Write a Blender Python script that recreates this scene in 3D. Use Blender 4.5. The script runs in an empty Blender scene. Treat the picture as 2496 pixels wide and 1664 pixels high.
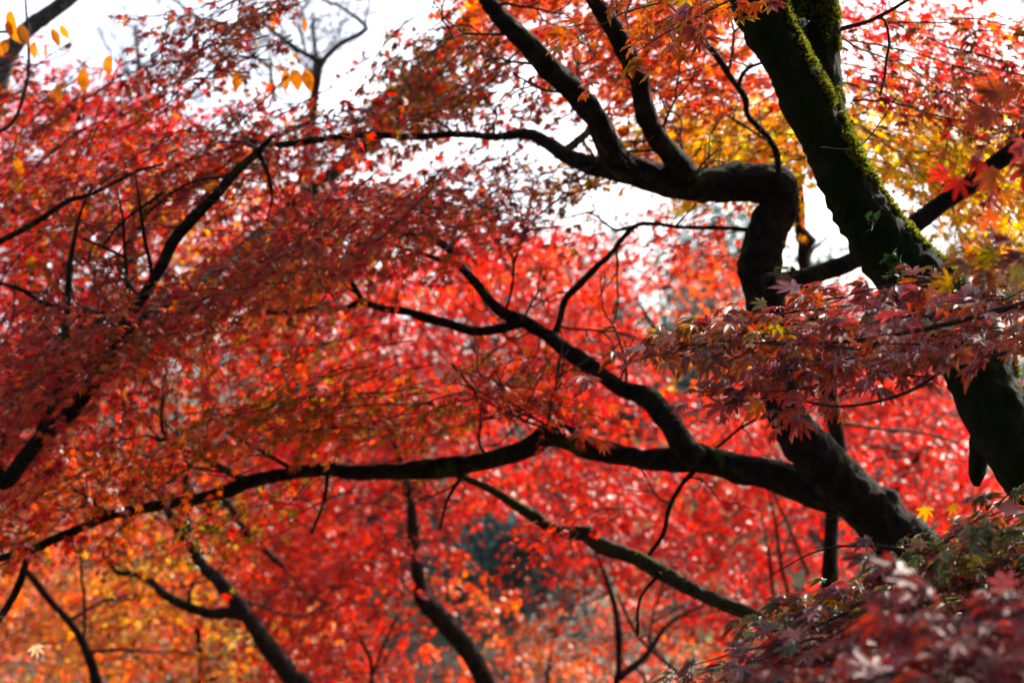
import bpy, math, random
import numpy as np
from mathutils import Vector, Matrix, noise

# ------------------------------------------------------------------ camera, sky, sun, exposure
SC = bpy.context.scene
COL = SC.collection
F = 5893.0                      # focal length in pixels of the 2496 wide photograph (85 mm)
CAMZ = 1.6
PITCH = math.radians(9.0)
cam_d = bpy.data.cameras.new('camera')
cam = bpy.data.objects.new('camera', cam_d)
COL.objects.link(cam)
cam_d.lens = 85.0
cam_d.sensor_width = 36.0
cam_d.clip_start = 0.1
cam_d.clip_end = 3000
cam.location = (0, 0, CAMZ)
cam.rotation_euler = (math.radians(90) + PITCH, 0, 0)
cam_d.dof.use_dof = True
cam_d.dof.focus_distance = 5.6
cam_d.dof.aperture_fstop = 5.0
cam_d.dof.aperture_blades = 0
SC.camera = cam

SUN_EL = math.radians(38)
SUN_AZ = math.radians(42)       # from +Y (view direction) towards +X
world = bpy.data.worlds.new('World')
SC.world = world
world.use_nodes = True
wn = world.node_tree.nodes
wl = world.node_tree.links
wn.clear()
sky = wn.new('ShaderNodeTexSky')
sky.sky_type = 'NISHITA'
sky.sun_disc = False
sky.sun_elevation = SUN_EL
sky.sun_rotation = SUN_AZ
sky.dust_density = 5.0
sky.air_density = 1.0
bg = wn.new('ShaderNodeBackground')
bg.inputs['Strength'].default_value = 0.15
wo = wn.new('ShaderNodeOutputWorld')
wl.new(sky.outputs[0], bg.inputs[0])
wl.new(bg.outputs[0], wo.inputs[0])

sd = bpy.data.lights.new('sun', 'SUN')
sun = bpy.data.objects.new('sun', sd)
COL.objects.link(sun)
sd.energy = 5.0
sd.angle = math.radians(0.5)
sd.color = (1.0, 0.93, 0.82)
SDIR = Vector((math.sin(SUN_AZ) * math.cos(SUN_EL), math.cos(SUN_AZ) * math.cos(SUN_EL), math.sin(SUN_EL)))
sun.rotation_euler = SDIR.to_track_quat('Z', 'Y').to_euler()

SC.view_settings.view_transform = 'Standard'
SC.view_settings.look = 'None'
SC.view_settings.exposure = 1.46
SC.view_settings.gamma = 1.0
SC.render.film_transparent = False
SC.cycles.max_bounces = 8
SC.cycles.diffuse_bounces = 5
SC.cycles.transmission_bounces = 6
SC.cycles.glossy_bounces = 2
SC.cycles.sample_clamp_indirect = 6.0
SC.cycles.caustics_reflective = False
SC.cycles.caustics_refractive = False

# ------------------------------------------------------------------ helpers
UP = np.array([0.0, -math.sin(PITCH), math.cos(PITCH)])
FW = np.array([0.0, math.cos(PITCH), math.sin(PITCH)])
RT = np.array([1.0, 0.0, 0.0])
C0 = np.array([0.0, 0.0, CAMZ])

def P(x, y, d):
    """a point at depth d (metres) in the direction of photo pixel x, y (2496 x 1664)"""
    return C0 + d * (FW + RT * (x - 1248.0) / F + UP * (832.0 - y) / F)

def PX(p):
    q = p - C0
    d = q @ FW
    return 1248 + F * (q @ RT) / d, 832 - F * (q @ UP) / d

def thing(name, label, cat, loc, group=None):
    o = bpy.data.objects.new(name, None)
    COL.objects.link(o)
    o.location = loc
    o.empty_display_size = 0.2
    o['label'] = label
    o['category'] = cat
    if group:
        o['group'] = group
    return o

def mesh_obj(name, verts, tris, mat, parent=None, col=None, smooth=False, kind=None, label=None):
    verts = np.asarray(verts, dtype=np.float32)
    tris = np.asarray(tris, dtype=np.int32)
    if parent is not None:
        verts = verts - np.array(parent.location, dtype=np.float32)
    me = bpy.data.meshes.new(name)
    nf, k = tris.shape
    me.vertices.add(len(verts))
    me.vertices.foreach_set('co', verts.ravel())
    me.loops.add(nf * k)
    me.loops.foreach_set('vertex_index', tris.ravel())
    me.polygons.add(nf)
    me.polygons.foreach_set('loop_start', np.arange(0, nf * k, k, dtype=np.int32))
    me.polygons.foreach_set('loop_total', np.full(nf, k, dtype=np.int32))
    if smooth:
        me.polygons.foreach_set('use_smooth', np.ones(nf, dtype=bool))
    if col is not None:
        ca = me.color_attributes.new('pigment', 'FLOAT_COLOR', 'POINT')
        c4 = np.ones((len(verts), 4), dtype=np.float32)
        c4[:, :3] = col
        ca.data.foreach_set('color', c4.ravel())
    me.update()
    me.materials.append(mat)
    o = bpy.data.objects.new(name, me)
    COL.objects.link(o)
    if parent is not None:
        o.parent = parent
    if kind:
        o['kind'] = kind
    if label:
        o['label'] = label
    return o

# ------------------------------------------------------------------ materials
def new_mat(name):
    m = bpy.data.materials.new(name)
    m.use_nodes = True
    m.node_tree.nodes.clear()
    return m, m.node_tree.nodes, m.node_tree.links

def leaf_mat(name, trans=0.5, rough=0.42, spec=0.5, tsat=1.25, tval=1.6):
    m, n, l = new_mat(name)
    at = n.new('ShaderNodeAttribute'); at.attribute_name = 'pigment'
    geo = n.new('ShaderNodeNewGeometry')
    tc = n.new('ShaderNodeTexCoord')
    nz = n.new('ShaderNodeTexNoise'); nz.inputs['Scale'].default_value = 60; nz.inputs['Detail'].default_value = 3
    l.new(tc.outputs['Object'], nz.inputs['Vector'])
    mr = n.new('ShaderNodeMapRange'); mr.inputs['To Min'].default_value = 0.7; mr.inputs['To Max'].default_value = 1.25
    l.new(nz.outputs[0], mr.inputs['Value'])
    hv = n.new('ShaderNodeHueSaturation')
    l.new(at.outputs['Color'], hv.inputs['Color']); l.new(mr.outputs[0], hv.inputs['Value'])
    pr = n.new('ShaderNodeBsdfPrincipled')
    l.new(hv.outputs[0], pr.inputs['Base Color'])
    pr.inputs['Roughness'].default_value = rough
    pr.inputs['Specular IOR Level'].default_value = spec
    ht = n.new('ShaderNodeHueSaturation'); ht.inputs['Saturation'].default_value = tsat; ht.inputs['Value'].default_value = tval
    l.new(hv.outputs[0], ht.inputs['Color'])
    tr = n.new('ShaderNodeBsdfTranslucent')
    l.new(ht.outputs[0], tr.inputs['Color'])
    mx = n.new('ShaderNodeMixShader'); mx.inputs[0].default_value = trans
    l.new(pr.outputs[0], mx.inputs[1]); l.new(tr.outputs[0], mx.inputs[2])
    o = n.new('ShaderNodeOutputMaterial'); l.new(mx.outputs[0], o.inputs[0])
    return m

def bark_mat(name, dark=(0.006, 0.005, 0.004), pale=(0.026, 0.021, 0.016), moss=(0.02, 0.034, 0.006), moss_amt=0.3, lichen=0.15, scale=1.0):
    m, n, l = new_mat(name)
    tc = n.new('ShaderNodeTexCoord')
    n1 = n.new('ShaderNodeTexNoise'); n1.inputs['Scale'].default_value = 22 * scale; n1.inputs['Detail'].default_value = 8; n1.inputs['Roughness'].default_value = 0.65
    n2 = n.new('ShaderNodeTexNoise'); n2.inputs['Scale'].default_value = 5.5 * scale; n2.inputs['Detail'].default_value = 6; n2.inputs['Roughness'].default_value = 0.7
    n3 = n.new('ShaderNodeTexNoise'); n3.inputs['Scale'].default_value = 13 * scale; n3.inputs['Detail'].default_value = 10; n3.inputs['Roughness'].default_value = 0.75
    n4 = n.new('ShaderNodeTexNoise'); n4.inputs['Scale'].default_value = 160 * scale; n4.inputs['Detail'].default_value = 3
    for q in (n1, n2, n3, n4):
        l.new(tc.outputs['Object'], q.inputs['Vector'])
    r1 = n.new('ShaderNodeValToRGB')
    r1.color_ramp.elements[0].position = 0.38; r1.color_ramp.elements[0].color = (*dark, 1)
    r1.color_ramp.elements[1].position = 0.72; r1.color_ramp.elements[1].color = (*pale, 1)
    l.new(n1.outputs[0], r1.inputs[0])
    # lichen spots
    r3 = n.new('ShaderNodeValToRGB')
    a = 0.66 - lichen * 0.3
    r3.color_ramp.elements[0].position = a; r3.color_ramp.elements[0].color = (0, 0, 0, 1)
    r3.color_ramp.elements[1].position = a + 0.05; r3.color_ramp.elements[1].color = (1, 1, 1, 1)
    l.new(n3.outputs[0], r3.inputs[0])
    m3 = n.new('ShaderNodeMixRGB'); m3.inputs[2].default_value = (pale[0] * 1.9, pale[1] * 2.1, pale[2] * 2.0, 1)
    l.new(r3.outputs[0], m3.inputs[0]); l.new(r1.outputs[0], m3.inputs[1])
    # moss patches
    r2 = n.new('ShaderNodeValToRGB')
    b = 0.68 - moss_amt * 0.4
    r2.color_ramp.elements[0].position = b; r2.color_ramp.elements[0].color = (0, 0, 0, 1)
    r2.color_ramp.elements[1].position = b + 0.1; r2.color_ramp.elements[1].color = (1, 1, 1, 1)
    l.new(n2.outputs[0], r2.inputs[0])
    m2 = n.new('ShaderNodeMixRGB')
    mc = n.new('ShaderNodeMixRGB'); mc.inputs[1].default_value = (*moss, 1); mc.inputs[2].default_value = (moss[0] * 2.2, moss[1] * 2, moss[2] * 1.6, 1)
    l.new(n4.outputs[0], mc.inputs[0])
    l.new(r2.outputs[0], m2.inputs[0]); l.new(m3.outputs[0], m2.inputs[1]); l.new(mc.outputs[0], m2.inputs[2])
    pr = n.new('ShaderNodeBsdfPrincipled'); pr.inputs['Roughness'].default_value = 0.85
    pr.inputs['Specular IOR Level'].default_value = 0.06
    l.new(m2.outputs[0], pr.inputs['Base Color'])
    ad = n.new('ShaderNodeMath'); ad.operation = 'ADD'
    l.new(n1.outputs[0], ad.inputs[0]); 
    ml = n.new('ShaderNodeMath'); ml.operation = 'MULTIPLY'; ml.inputs[1].default_value = 0.35
    l.new(n4.outputs[0], ml.inputs[0]); l.new(ml.outputs[0], ad.inputs[1])
    bp = n.new('ShaderNodeBump'); bp.inputs['Strength'].default_value = 1.0; bp.inputs['Distance'].default_value = 0.035
    l.new(ad.outputs[0], bp.inputs['Height']); l.new(bp.outputs[0], pr.inputs['Normal'])
    o = n.new('ShaderNodeOutputMaterial'); l.new(pr.outputs[0], o.inputs[0])
    return m

def noise_mat(name, c1, c2, scale, rough=0.9, bump=0.5, dist=0.05):
    m, n, l = new_mat(name)
    tc = n.new('ShaderNodeTexCoord')
    n1 = n.new('ShaderNodeTexNoise'); n1.inputs['Scale'].default_value = scale; n1.inputs['Detail'].default_value = 10; n1.inputs['Roughness'].default_value = 0.7
    l.new(tc.outputs['Object'], n1.inputs['Vector'])
    r = n.new('ShaderNodeValToRGB')
    r.color_ramp.elements[0].position = 0.35; r.color_ramp.elements[0].color = (*c1, 1)
    r.color_ramp.elements[1].position = 0.65; r.color_ramp.elements[1].color = (*c2, 1)
    l.new(n1.outputs[0], r.inputs[0])
    pr = n.new('ShaderNodeBsdfPrincipled'); pr.inputs['Roughness'].default_value = rough
    pr.inputs['Specular IOR Level'].default_value = 0.2
    l.new(r.outputs[0], pr.inputs['Base Color'])
    bp = n.new('ShaderNodeBump'); bp.inputs['Strength'].default_value = bump; bp.inputs['Distance'].default_value = dist
    l.new(n1.outputs[0], bp.inputs['Height']); l.new(bp.outputs[0], pr.inputs['Normal'])
    o = n.new('ShaderNodeOutputMaterial'); l.new(pr.outputs[0], o.inputs[0])
    return m

M_LEAF = leaf_mat('maple_leaf', trans=0.55, tval=1.5)
M_LEAFM = leaf_mat('maple_leaf_sheen', trans=0.56, rough=0.5, spec=0.45, tval=1.7)
M_LEAFT = leaf_mat('brightened_maple_leaf', trans=0.62, spec=0.35, tval=1.75, tsat=1.15)  # translucent colour raised to lend the upper right leaves a sunlit glow
M_LEAFN = leaf_mat('maple_leaf_glossy', trans=0.44, rough=0.5, spec=0.6)
M_MOSSL = leaf_mat('moss_fuzz', trans=0.45, rough=0.8, spec=0.2, tsat=1.05, tval=1.8)
M_BUSH = leaf_mat('bush_leaf', trans=0.3, rough=0.7, spec=0.2, tsat=1.0, tval=1.2)
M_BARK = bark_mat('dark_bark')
M_BARKM = bark_mat('mossy_bark', dark=(0.014, 0.012, 0.009), pale=(0.04, 0.04, 0.03), moss=(0.005, 0.009, 0.002), moss_amt=0.8, lichen=0.05)
M_BARKG = bark_mat('grey_bark', dark=(0.035, 0.038, 0.036), pale=(0.12, 0.125, 0.115), moss=(0.05, 0.07, 0.02), moss_amt=0.2, lichen=0.35)
M_BARKR = bark_mat('brown_bark', dark=(0.012, 0.008, 0.006), pale=(0.045, 0.028, 0.022), moss_amt=0.1, lichen=0.1)
M_TWIG = noise_mat('twig_bark', (0.018, 0.012, 0.01), (0.05, 0.034, 0.026), 40, bump=0.2, dist=0.002)
M_PETIOLE = noise_mat('red_petiole', (0.35, 0.02, 0.02), (0.5, 0.05, 0.03), 40, rough=0.5, bump=0.1, dist=0.001)
M_WOOD = noise_mat('sawn_wood', (0.10, 0.05, 0.03), (0.24, 0.13, 0.07), 30, bump=0.6, dist=0.004)
M_GROUND = noise_mat('ground_litter', (0.06, 0.045, 0.03), (0.22, 0.15, 0.09), 3.0, bump=0.8, dist=0.1)
M_HILL = noise_mat('hill_earth', (0.03, 0.05, 0.035), (0.12, 0.13, 0.09), 0.3, bump=0.8, dist=0.5)

# ------------------------------------------------------------------ ground and hill
def terrain_z(x, y):
    t = max(0.0, min(1.0, (y - 26) / 70.0))
    s = t * t * (3 - 2 * t)
    h = s * (15.0 + 2.5 * noise.noise((x * 0.02, y * 0.02, 3)))
    if y > 150:
        h += (y - 150) * 0.02
    return h + 0.15 * noise.noise((x * 0.15, y * 0.15, 0)) + 0.05 * noise.noise((x * 0.9, y * 0.9, 7))

def grid(name, xs, ys, mat):
    V = [(x, y, terrain_z(x, y)) for y in ys for x in xs]
    nx = len(xs)
    T = [(j * nx + i, j * nx + i + 1, (j + 1) * nx + i + 1, (j + 1) * nx + i) for j in range(len(ys) - 1) for i in range(nx - 1)]
    return mesh_obj(name, V, T, mat, smooth=True)

xs = list(np.concatenate([np.linspace(-600, -45, 12), np.linspace(-40, 40, 81), np.linspace(45, 600, 12)]))
ys = list(np.concatenate([np.linspace(-60, 29, 60), np.linspace(30, 110, 81), np.linspace(120, 1200, 20)]))
g = grid('ground', xs, ys, M_GROUND)
g['kind'] = 'structure'

# ------------------------------------------------------------------ limbs
def catmull(pts, step=0.5):
    """pts: rows (x, y, z, r); resampled with spacing about step * local radius"""
    p = np.array(pts, float)
    q = np.vstack([2 * p[0] - p[1], p, 2 * p[-1] - p[-2]])
    out = []
    for i in range(1, len(q) - 2):
        a, b, c, d = q[i - 1], q[i], q[i + 1], q[i + 2]
        L = np.linalg.norm(c[:3] - b[:3])
        r = max(0.5 * (b[3] + c[3]), 0.003)
        n = int(max(2, min(60, L / (r * step + 0.002))))
        for t in np.linspace(0, 1, n, endpoint=False):
            v = 0.5 * ((2 * b) + (-a + c) * t + (2 * a - 5 * b + 4 * c - d) * t * t + (-a + 3 * b - 3 * c + d) * t ** 3)
            v[3] = b[3] + (c[3] - b[3]) * t
            out.append(v)
    out.append(p[-1])
    return np.array(out)

def tube(pts, seg=14, rough=0.10, step=0.6, seed=0.0, lump=0.12, close=True):
    s = catmull(pts, step)
    n = len(s)
    T = np.gradient(s[:, :3], axis=0)
    T /= np.linalg.norm(T, axis=1)[:, None] + 1e-9
    ref = np.array([0.0, 1.0, 0.0])
    u = np.cross(T[0], ref)
    if np.linalg.norm(u) < 0.1:
        u = np.cross(T[0], [1.0, 0, 0])
    V = []
    rings = []
    for i in range(n):
        u = u - T[i] * (u @ T[i]); u /= np.linalg.norm(u)
        w = np.cross(T[i], u)
        r = s[i, 3]
        row = []
        big = 1 + lump * noise.noise((s[i, 0] * 4 + seed, s[i, 1] * 4, s[i, 2] * 4)) * 1.6
        for k in range(seg):
            a = 2 * math.pi * k / seg
            d = u * math.cos(a) + w * math.sin(a)
            p = s[i, :3] + d * r
            f = big
            if rough:
                sc = 1.3 / max(r, 0.01)
                f += rough * noise.noise(Vector(p * sc * 0.7)) + rough * 0.7 * noise.noise(Vector(p * sc * 2.3))
                if r > 0.012:
                    f += rough * 0.45 * noise.noise(Vector((p[0] * 60, p[1] * 60, p[2] * 60))) + rough * 0.35 * abs(noise.noise(Vector((p[0] * 130, p[1] * 130, p[2] * 45))))
                    kn = noise.noise(Vector((p[0] * 11 + seed, p[1] * 11, p[2] * 11)))
                    if kn > 0.38:
                        f += (kn - 0.38) * 0.7
            V.append(s[i, :3] + d * r * f)
    Tq = []
    for i in range(n - 1):
        for k in range(seg):
            k2 = (k + 1) % seg
            a, b, c, d = i * seg + k, i * seg + k2, (i + 1) * seg + k2, (i + 1) * seg + k
            Tq.append((a, b, c)); Tq.append((a, c, d))
    if close:
        for base, cc, flip in ((0, s[0, :3], False), ((n - 1) * seg, s[-1, :3], True)):
            V.append(cc)
            ci = len(V) - 1
            for k in range(seg):
                k2 = (k + 1) % seg
                Tq.append((ci, base + k2, base + k) if not flip else (ci, base + k, base + k2))
    return np.array(V), np.array(Tq), s

def px_path(rows, d0, d1=None, wmul=1.0):
    """rows (x, y, width px[, depth]) in photo pixels -> (x, y, z, radius); depth eased from d0 to d1"""
    if d1 is None:
        d1 = d0
    L = [0.0]
    for a, b in zip(rows[:-1], rows[1:]):
        L.append(L[-1] + math.hypot(b[0] - a[0], b[1] - a[1]))
    out = []
    for r, s in zip(rows, L):
        d = r[3] if len(r) > 3 else d0 + (d1 - d0) * s / max(L[-1], 1)
        p = P(r[0], r[1], d)
        out.append((p[0], p[1], p[2], 0.5 * r[2] * wmul * d / F))
    return out

def limb(parent, name, rows, d0, d1=None, mat=None, seg=None, rough=0.15, label=None, extra=None, wmul=1.0, lump=0.12, step=0.6):
    pts = px_path(rows, d0, d1, wmul) if rows else []
    if extra:
        pts = pts + extra
    rmax = max(p[3] for p in pts)
    if seg is None:
        seg = 28 if rmax > 0.06 else (16 if rmax > 0.02 else (10 if rmax > 0.008 else 6))
    V, T, s = tube(pts, seg, rough, step, seed=len(rows or []) * 1.7, lump=lump)
    o = mesh_obj(name, V, T, mat or M_BARK, parent, smooth=True, label=label)
    return s

# ------------------------------------------------------------------ leaves
def leaf_base(detail, seed):
    """a palmate maple leaf lying in x-y, stalk at the origin, main lobe along +y, unit main lobe. returns verts, tris"""
    r = random.Random(seed)
    if detail == 0:
        ang = [-95, -48, 0, 48, 95]; ln = [0.62, 0.9, 1.0, 0.9, 0.62]; sin_r = 0.42; sh = False
    elif detail == 1:
        ang = [-120, -78, -38, 0, 38, 78, 120]; ln = [0.4, 0.7, 0.93, 1.0, 0.93, 0.7, 0.4]; sin_r = 0.36; sh = False
    else:
        ang = [-122, -80, -39, 0, 39, 80, 122]; ln = [0.38, 0.72, 0.95, 1.05, 0.95, 0.72, 0.38]; sin_r = 0.34; sh = True
    v = [(0, 0, 0)]
    per = []
    def add(a, l_, lift=0.0):
        a = math.radians(a)
        v.append((math.sin(a) * l_, math.cos(a) * l_, lift)); per.append(len(v) - 1)
    add(-162, 0.12)
    for i, (a, l_) in enumerate(zip(ang, ln)):
        a += r.uniform(-5, 5); l_ *= r.uniform(0.86, 1.08)
        if sh:
            add(a - 16 * (1 if l_ > 0.5 else 1.3), l_ * 0.5, 0.03); add(a - 9, l_ * 0.75, 0.02)
        add(a, l_, -0.10 * l_)
        if sh:
            add(a + 9, l_ * 0.75, 0.02); add(a + 16 * (1 if l_ > 0.5 else 1.3), l_ * 0.5, 0.03)
        if i < len(ang) - 1:
            b = ang[i + 1]
            add((a + b) / 2 + r.uniform(-2, 2), sin_r * (0.75 + 0.25 * min(ln[i], ln[i + 1])), 0.05)
    add(162, 0.12)
    t = [(0, per[i + 1], per[i]) for i in range(len(per) - 1)]
    V = np.array(v, float)
    # curl and fold
    V[:, 2] += -0.22 * r.uniform(0.2, 1.6) * V[:, 1] ** 2 - 0.25 * r.uniform(-0.4, 1.4) * np.abs(V[:, 0]) ** 1.5 + 0.08 * r.uniform(-1, 1) * V[:, 0]
    return V, np.array(t)

def oval_base(seed):
    r = random.Random(seed)
    v = [(0, 0, 0)]
    k = 7
    for i in range(k):
        t = (i + 1) / (k + 1)
        w = 0.26 * math.sin(math.pi * t ** 0.9) ** 0.8
        z = -0.3 * t * t
        v += [(-w, t, z + 0.05), (0, t, z), (w, t, z + 0.05)]
    v.append((0, 1.05, -0.34))
    T = []
    for i in range(k - 1):
        a = 1 + 3 * i
        T += [(a, a + 1, a + 4), (a, a + 4, a + 3), (a + 1, a + 2, a + 5), (a + 1, a + 5, a + 4)]
    e = 1 + 3 * (k - 1)
    T += [(0, 2, 1), (0, 3, 2), (e, e + 1, len(v) - 1), (e + 1, e + 2, len(v) - 1)]
    return np.array(v, float), np.array(T)

BASES = {d: [leaf_base(d, 10 * d + s) for s in range(6 if d < 2 else 10)] for d in (0, 1, 2)}
BASES['oval'] = [oval_base(s) for s in range(3)]

def build_leaves(name, L, mat, parent, detail, rng, kind=None, label=None):
    """L: dict pos, dir, nrm, size, col arrays"""
    pos, dr, nr, sz, col = L['pos'], L['dir'], L['nrm'], L['size'], L['col']
    N = len(pos)
    y = dr / (np.linalg.norm(dr, axis=1)[:, None] + 1e-9)
    z = nr - y * np.sum(nr * y, axis=1)[:, None]
    z /= np.linalg.norm(z, axis=1)[:, None] + 1e-9
    x = np.cross(y, z)
    var = rng.integers(0, len(BASES[detail]), N)
    VV, TT, CC = [], [], []
    off = 0
    for b, (bv, bt) in enumerate(BASES[detail]):
        idx = np.where(var == b)[0]
        if len(idx) == 0:
            continue
        wx = rng.uniform(0.85, 1.12, len(idx))
        cz = rng.uniform(0.2, 2.2, len(idx))
        v = (pos[idx, None, :] + sz[idx, None, None] * (
            bv[None, :, 0, None] * wx[:, None, None] * x[idx, None, :] + bv[None, :, 1, None] * y[idx, None, :] + bv[None, :, 2, None] * cz[:, None, None] * z[idx, None, :]))
        n = len(idx); k = len(bv)
        t = bt[None, :, :] + (off + np.arange(n) * k)[:, None, None]
        c = np.repeat(col[idx][:, None, :], k, axis=1)
        if detail == 2 or detail == 1:   # pigment of lobe tips differs a little from the centre of the leaf
            tipf = np.clip(np.hypot(bv[:, 0], bv[:, 1]), 0, 1)[None, :, None]
            c = c * (1.0 + 0.25 * (tipf - 0.5) * np.array([1.0, -0.6, -0.5]))
        VV.append(v.reshape(-1, 3)); TT.append(t.reshape(-1, 3)); CC.append(np.clip(c, 0.003, 0.9).reshape(-1, 3))
        off += n * k
    return mesh_obj(name, np.vstack(VV), np.vstack(TT), mat, parent, col=np.vstack(CC), kind=kind, label=label)

def unit(v):
    v = np.asarray(v, float)
    return v / (np.linalg.norm(v, axis=-1, keepdims=True) + 1e-9)

SD = np.array(SDIR)
SUNLIT = [P(a, b, 6.45) for a, b in ((2030, 330), (2060, 380), (2090, 430), (2120, 490), (2150, 540), (2190, 600), (2230, 650))]

def grow_twigs(g, src, n, L0, rmax, lev=2, spread=0.6, up=0.4, shrink=0.5):
    tw = []
    def grow(p, d, L, r, lev):
        k = 6
        pts = [p]
        for _ in range(k - 1):
            d = unit(d + g.normal(0, 0.25, 3) + np.array([0, 0, 0.04]))
            pts.append(pts[-1] + d * L / (k - 1))
        tw.append(np.column_stack([np.array(pts), r * np.linspace(1, 0.5, k)]))
        if lev > 0:
            for j in (2, 3, 4, 5):
                if g.random() < 0.75:
                    grow(pts[j], unit(d + g.normal(0, spread, 3)), L * g.uniform(0.4, 0.7), r * 0.6, lev - 1)
    for _ in range(n):
        s = src[g.integers(0, len(src))]
        i = g.integers(int(len(s) * 0.1), len(s) - 1)
        t = unit(s[min(i + 1, len(s) - 1), :3] - s[max(i - 1, 0), :3])
        d = unit(t * 0.7 + g.normal(0, 0.7, 3) * np.array([1, 0.5, 1]) + np.array([0, 0, up]))
        grow(s[i, :3], d, L0 * g.uniform(0.5, 1.3), min(s[i, 3] * shrink, rmax), lev)
    return tw

class Foliage:
    """collects the leaves and twigs of one tree"""
    def __init__(self, seed):
        self.rng = np.random.default_rng(seed)
        self.L = {k: [] for k in ('pos', 'dir', 'nrm', 'size', 'col')}
        self.tw = []          # twig polylines (k x 4)
        self.pet = []
    def add(self, pos, dr, nr, sz, col):
        for k, v in zip(('pos', 'dir', 'nrm', 'size', 'col'), (pos, dr, nr, sz, col)):
            self.L[k].append(v)
    def spray(self, c, dr, nr, length, width, n, size, pal, tw=0.003, jit=0.45, droop=0.25, twigs=2, petiole=False, hue=0.0, ldroop=0.3, var=0.3):
        g = self.rng
        c = np.asarray(c, float)
        for hp in SUNLIT:            # a gap in the leaves where the sun reaches the trunk
            v = hp - c; a = -(v @ SD)
            if a > 0 and np.linalg.norm(v + a * SD) < 0.42:
                return
        dr = unit(dr); nr = np.asarray(nr, float); nr = unit(nr - dr * (nr @ dr)); sd = np.cross(dr, nr)
        ns = max(3, int(length / 0.09))
        wob = g.normal(0, 0.08, 2)
        def axis(t):
            t = np.asarray(t)[..., None]
            return c + dr * (t - 0.45) * length + sd * (wob[0] * np.sin(t * 5) + wob[1] * np.sin(t * 9)) * length + np.array([0, 0, -1.0]) * droop * length * t ** 2
        ts = np.linspace(0.08, 0.97, ns)
        sign = np.where(np.arange(ns) % 2 == 0, 1.0, -1.0)
        ts2 = np.repeat(ts, 2); sg = np.tile([1.0, -1.0], ns)
        prof = np.sin(np.pi * np.clip(ts2 * 0.8 + 0.16, 0, 1)) * (0.75 + 0.35 * g.random(2 * ns)) * width * 0.5
        ang = np.radians(g.uniform(38, 62, 2 * ns))
        sdir = unit(dr[None] * np.cos(ang)[:, None] + sd[None] * (np.sin(ang) * sg)[:, None] + nr[None] * g.normal(0, 0.15, (2 * ns, 1)))
        base = axis(ts2)
        def side(i, s):
            s = s[:, None]
            return base[i] + sdir[i] * prof[i][:, None] * s + np.array([0, 0, -1.0]) * droop * 0.8 * prof[i][:, None] * s ** 2
        w = prof / prof.sum()
        i = g.choice(2 * ns, n, p=w)
        s = np.sqrt(g.random(n)) * 1.05
        p = side(i, s)
        lat = g.choice([-1.0, 1.0], n) * g.uniform(0.2, 1.2, n)
        perp = np.cross(sdir[i], nr[None])
        ld = unit(sdir[i] * g.uniform(0.3, 1.0, n)[:, None] + perp * lat[:, None] + np.array([0, 0, -1.0]) * (ldroop + g.normal(0, 0.25, n))[:, None])
        pl = size * 0.45 * g.uniform(0.3, 1.3, n)
        p2 = p + ld * pl[:, None] + nr[None] * g.normal(0, size * 0.35, (n, 1))
        nn = unit(nr[None] + g.normal(0, jit, (n, 3)))
        sz = size * np.clip(g.normal(1.0, 0.2, n), 0.5, 1.5)
        pal = np.asarray(pal, float)
        # one tint per spray, then leaf to leaf variation
        base_i = g.random()
        x = np.clip(base_i * 0.5 + g.random(n) * 0.6 + hue, 0, 0.999) * (len(pal) - 1)
        k = x.astype(int); f = (x - k)[:, None]
        vv = g.uniform(1 - var, 1 + var * 0.35)
        colr = vv * pal[k] * (1 - f) + vv * pal[np.minimum(k + 1, len(pal) - 1)] * f
        colr = colr * g.uniform(0.7, 1.25, (n, 1)) * g.uniform(0.88, 1.12, (n, 3))
        self.add(p2, ld, nn, sz, colr)
        if twigs >= 1:
            t = np.linspace(0, 1, 7)
            ax = axis(t)
            self.tw.append(np.column_stack([ax, tw * (1 - 0.7 * t)]))
        if twigs >= 2:
            for j in range(2 * ns):
                if g.random() < 0.25:
                    continue
                q = side(np.full(4, j), np.array([0, 0.35, 0.7, 1.0]))
                self.tw.append(np.column_stack([q, tw * 0.45 * np.array([1, .8, .6, .35])]))
        if petiole:
            for j in range(n):
                if g.random() < 0.6:
                    self.pet.append(np.column_stack([np.vstack([p[j], (p[j] + p2[j]) / 2 + nr * 0.003, p2[j]]), np.array([.0009, .0008, .0007])]))
    def region(self, poly, n, d0, d1, size, pal, count=60, length=0.6, width=0.45, dr=(-1, 0, -0.2), dj=0.35, nr=(0, -0.35, 1), nj=0.15, holes=(), **kw):
        """n sprays whose middles fall in a photo-pixel polygon, at depths d0..d1"""
        g = self.rng
        pg = np.array(poly, float)
        lo, hi = pg.min(0), pg.max(0)
        k = 0; tries = 0
        while k < n and tries < n * 60:
            tries += 1
            x, y = g.uniform(lo[0], hi[0]), g.uniform(lo[1], hi[1])
            if not inside(pg, x, y) or any(inside(np.array(h, float), x, y) for h in holes):
                continue
            d = g.uniform(d0, d1)
            c = P(x, y, d)
            dd = unit(np.array(dr, float) + g.normal(0, dj, 3) * np.array([1, 1.2, 0.5]))
            nn = unit(np.array(nr, float) + g.normal(0, nj, 3))
            f = g.uniform(0.7, 1.25)
            self.spray(c, dd, nn, length * f, width * f, max(4, int(count * f)), size, pal, **kw)
            k += 1
    def finish(self, parent, detail, mat=None, twig_name='twigs', crown_name='crown', label=None):
        L = {k: np.concatenate(v) for k, v in self.L.items()}
        build_leaves(crown_name, L, mat or M_LEAF, parent, detail, self.rng, label=label)
        if self.tw:
            build_twigs(twig_name, self.tw, M_TWIG, parent)['kind'] = 'stuff'
        if self.pet:
            build_twigs('petioles', self.pet, M_PETIOLE, parent)
        return len(L['pos'])

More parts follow.
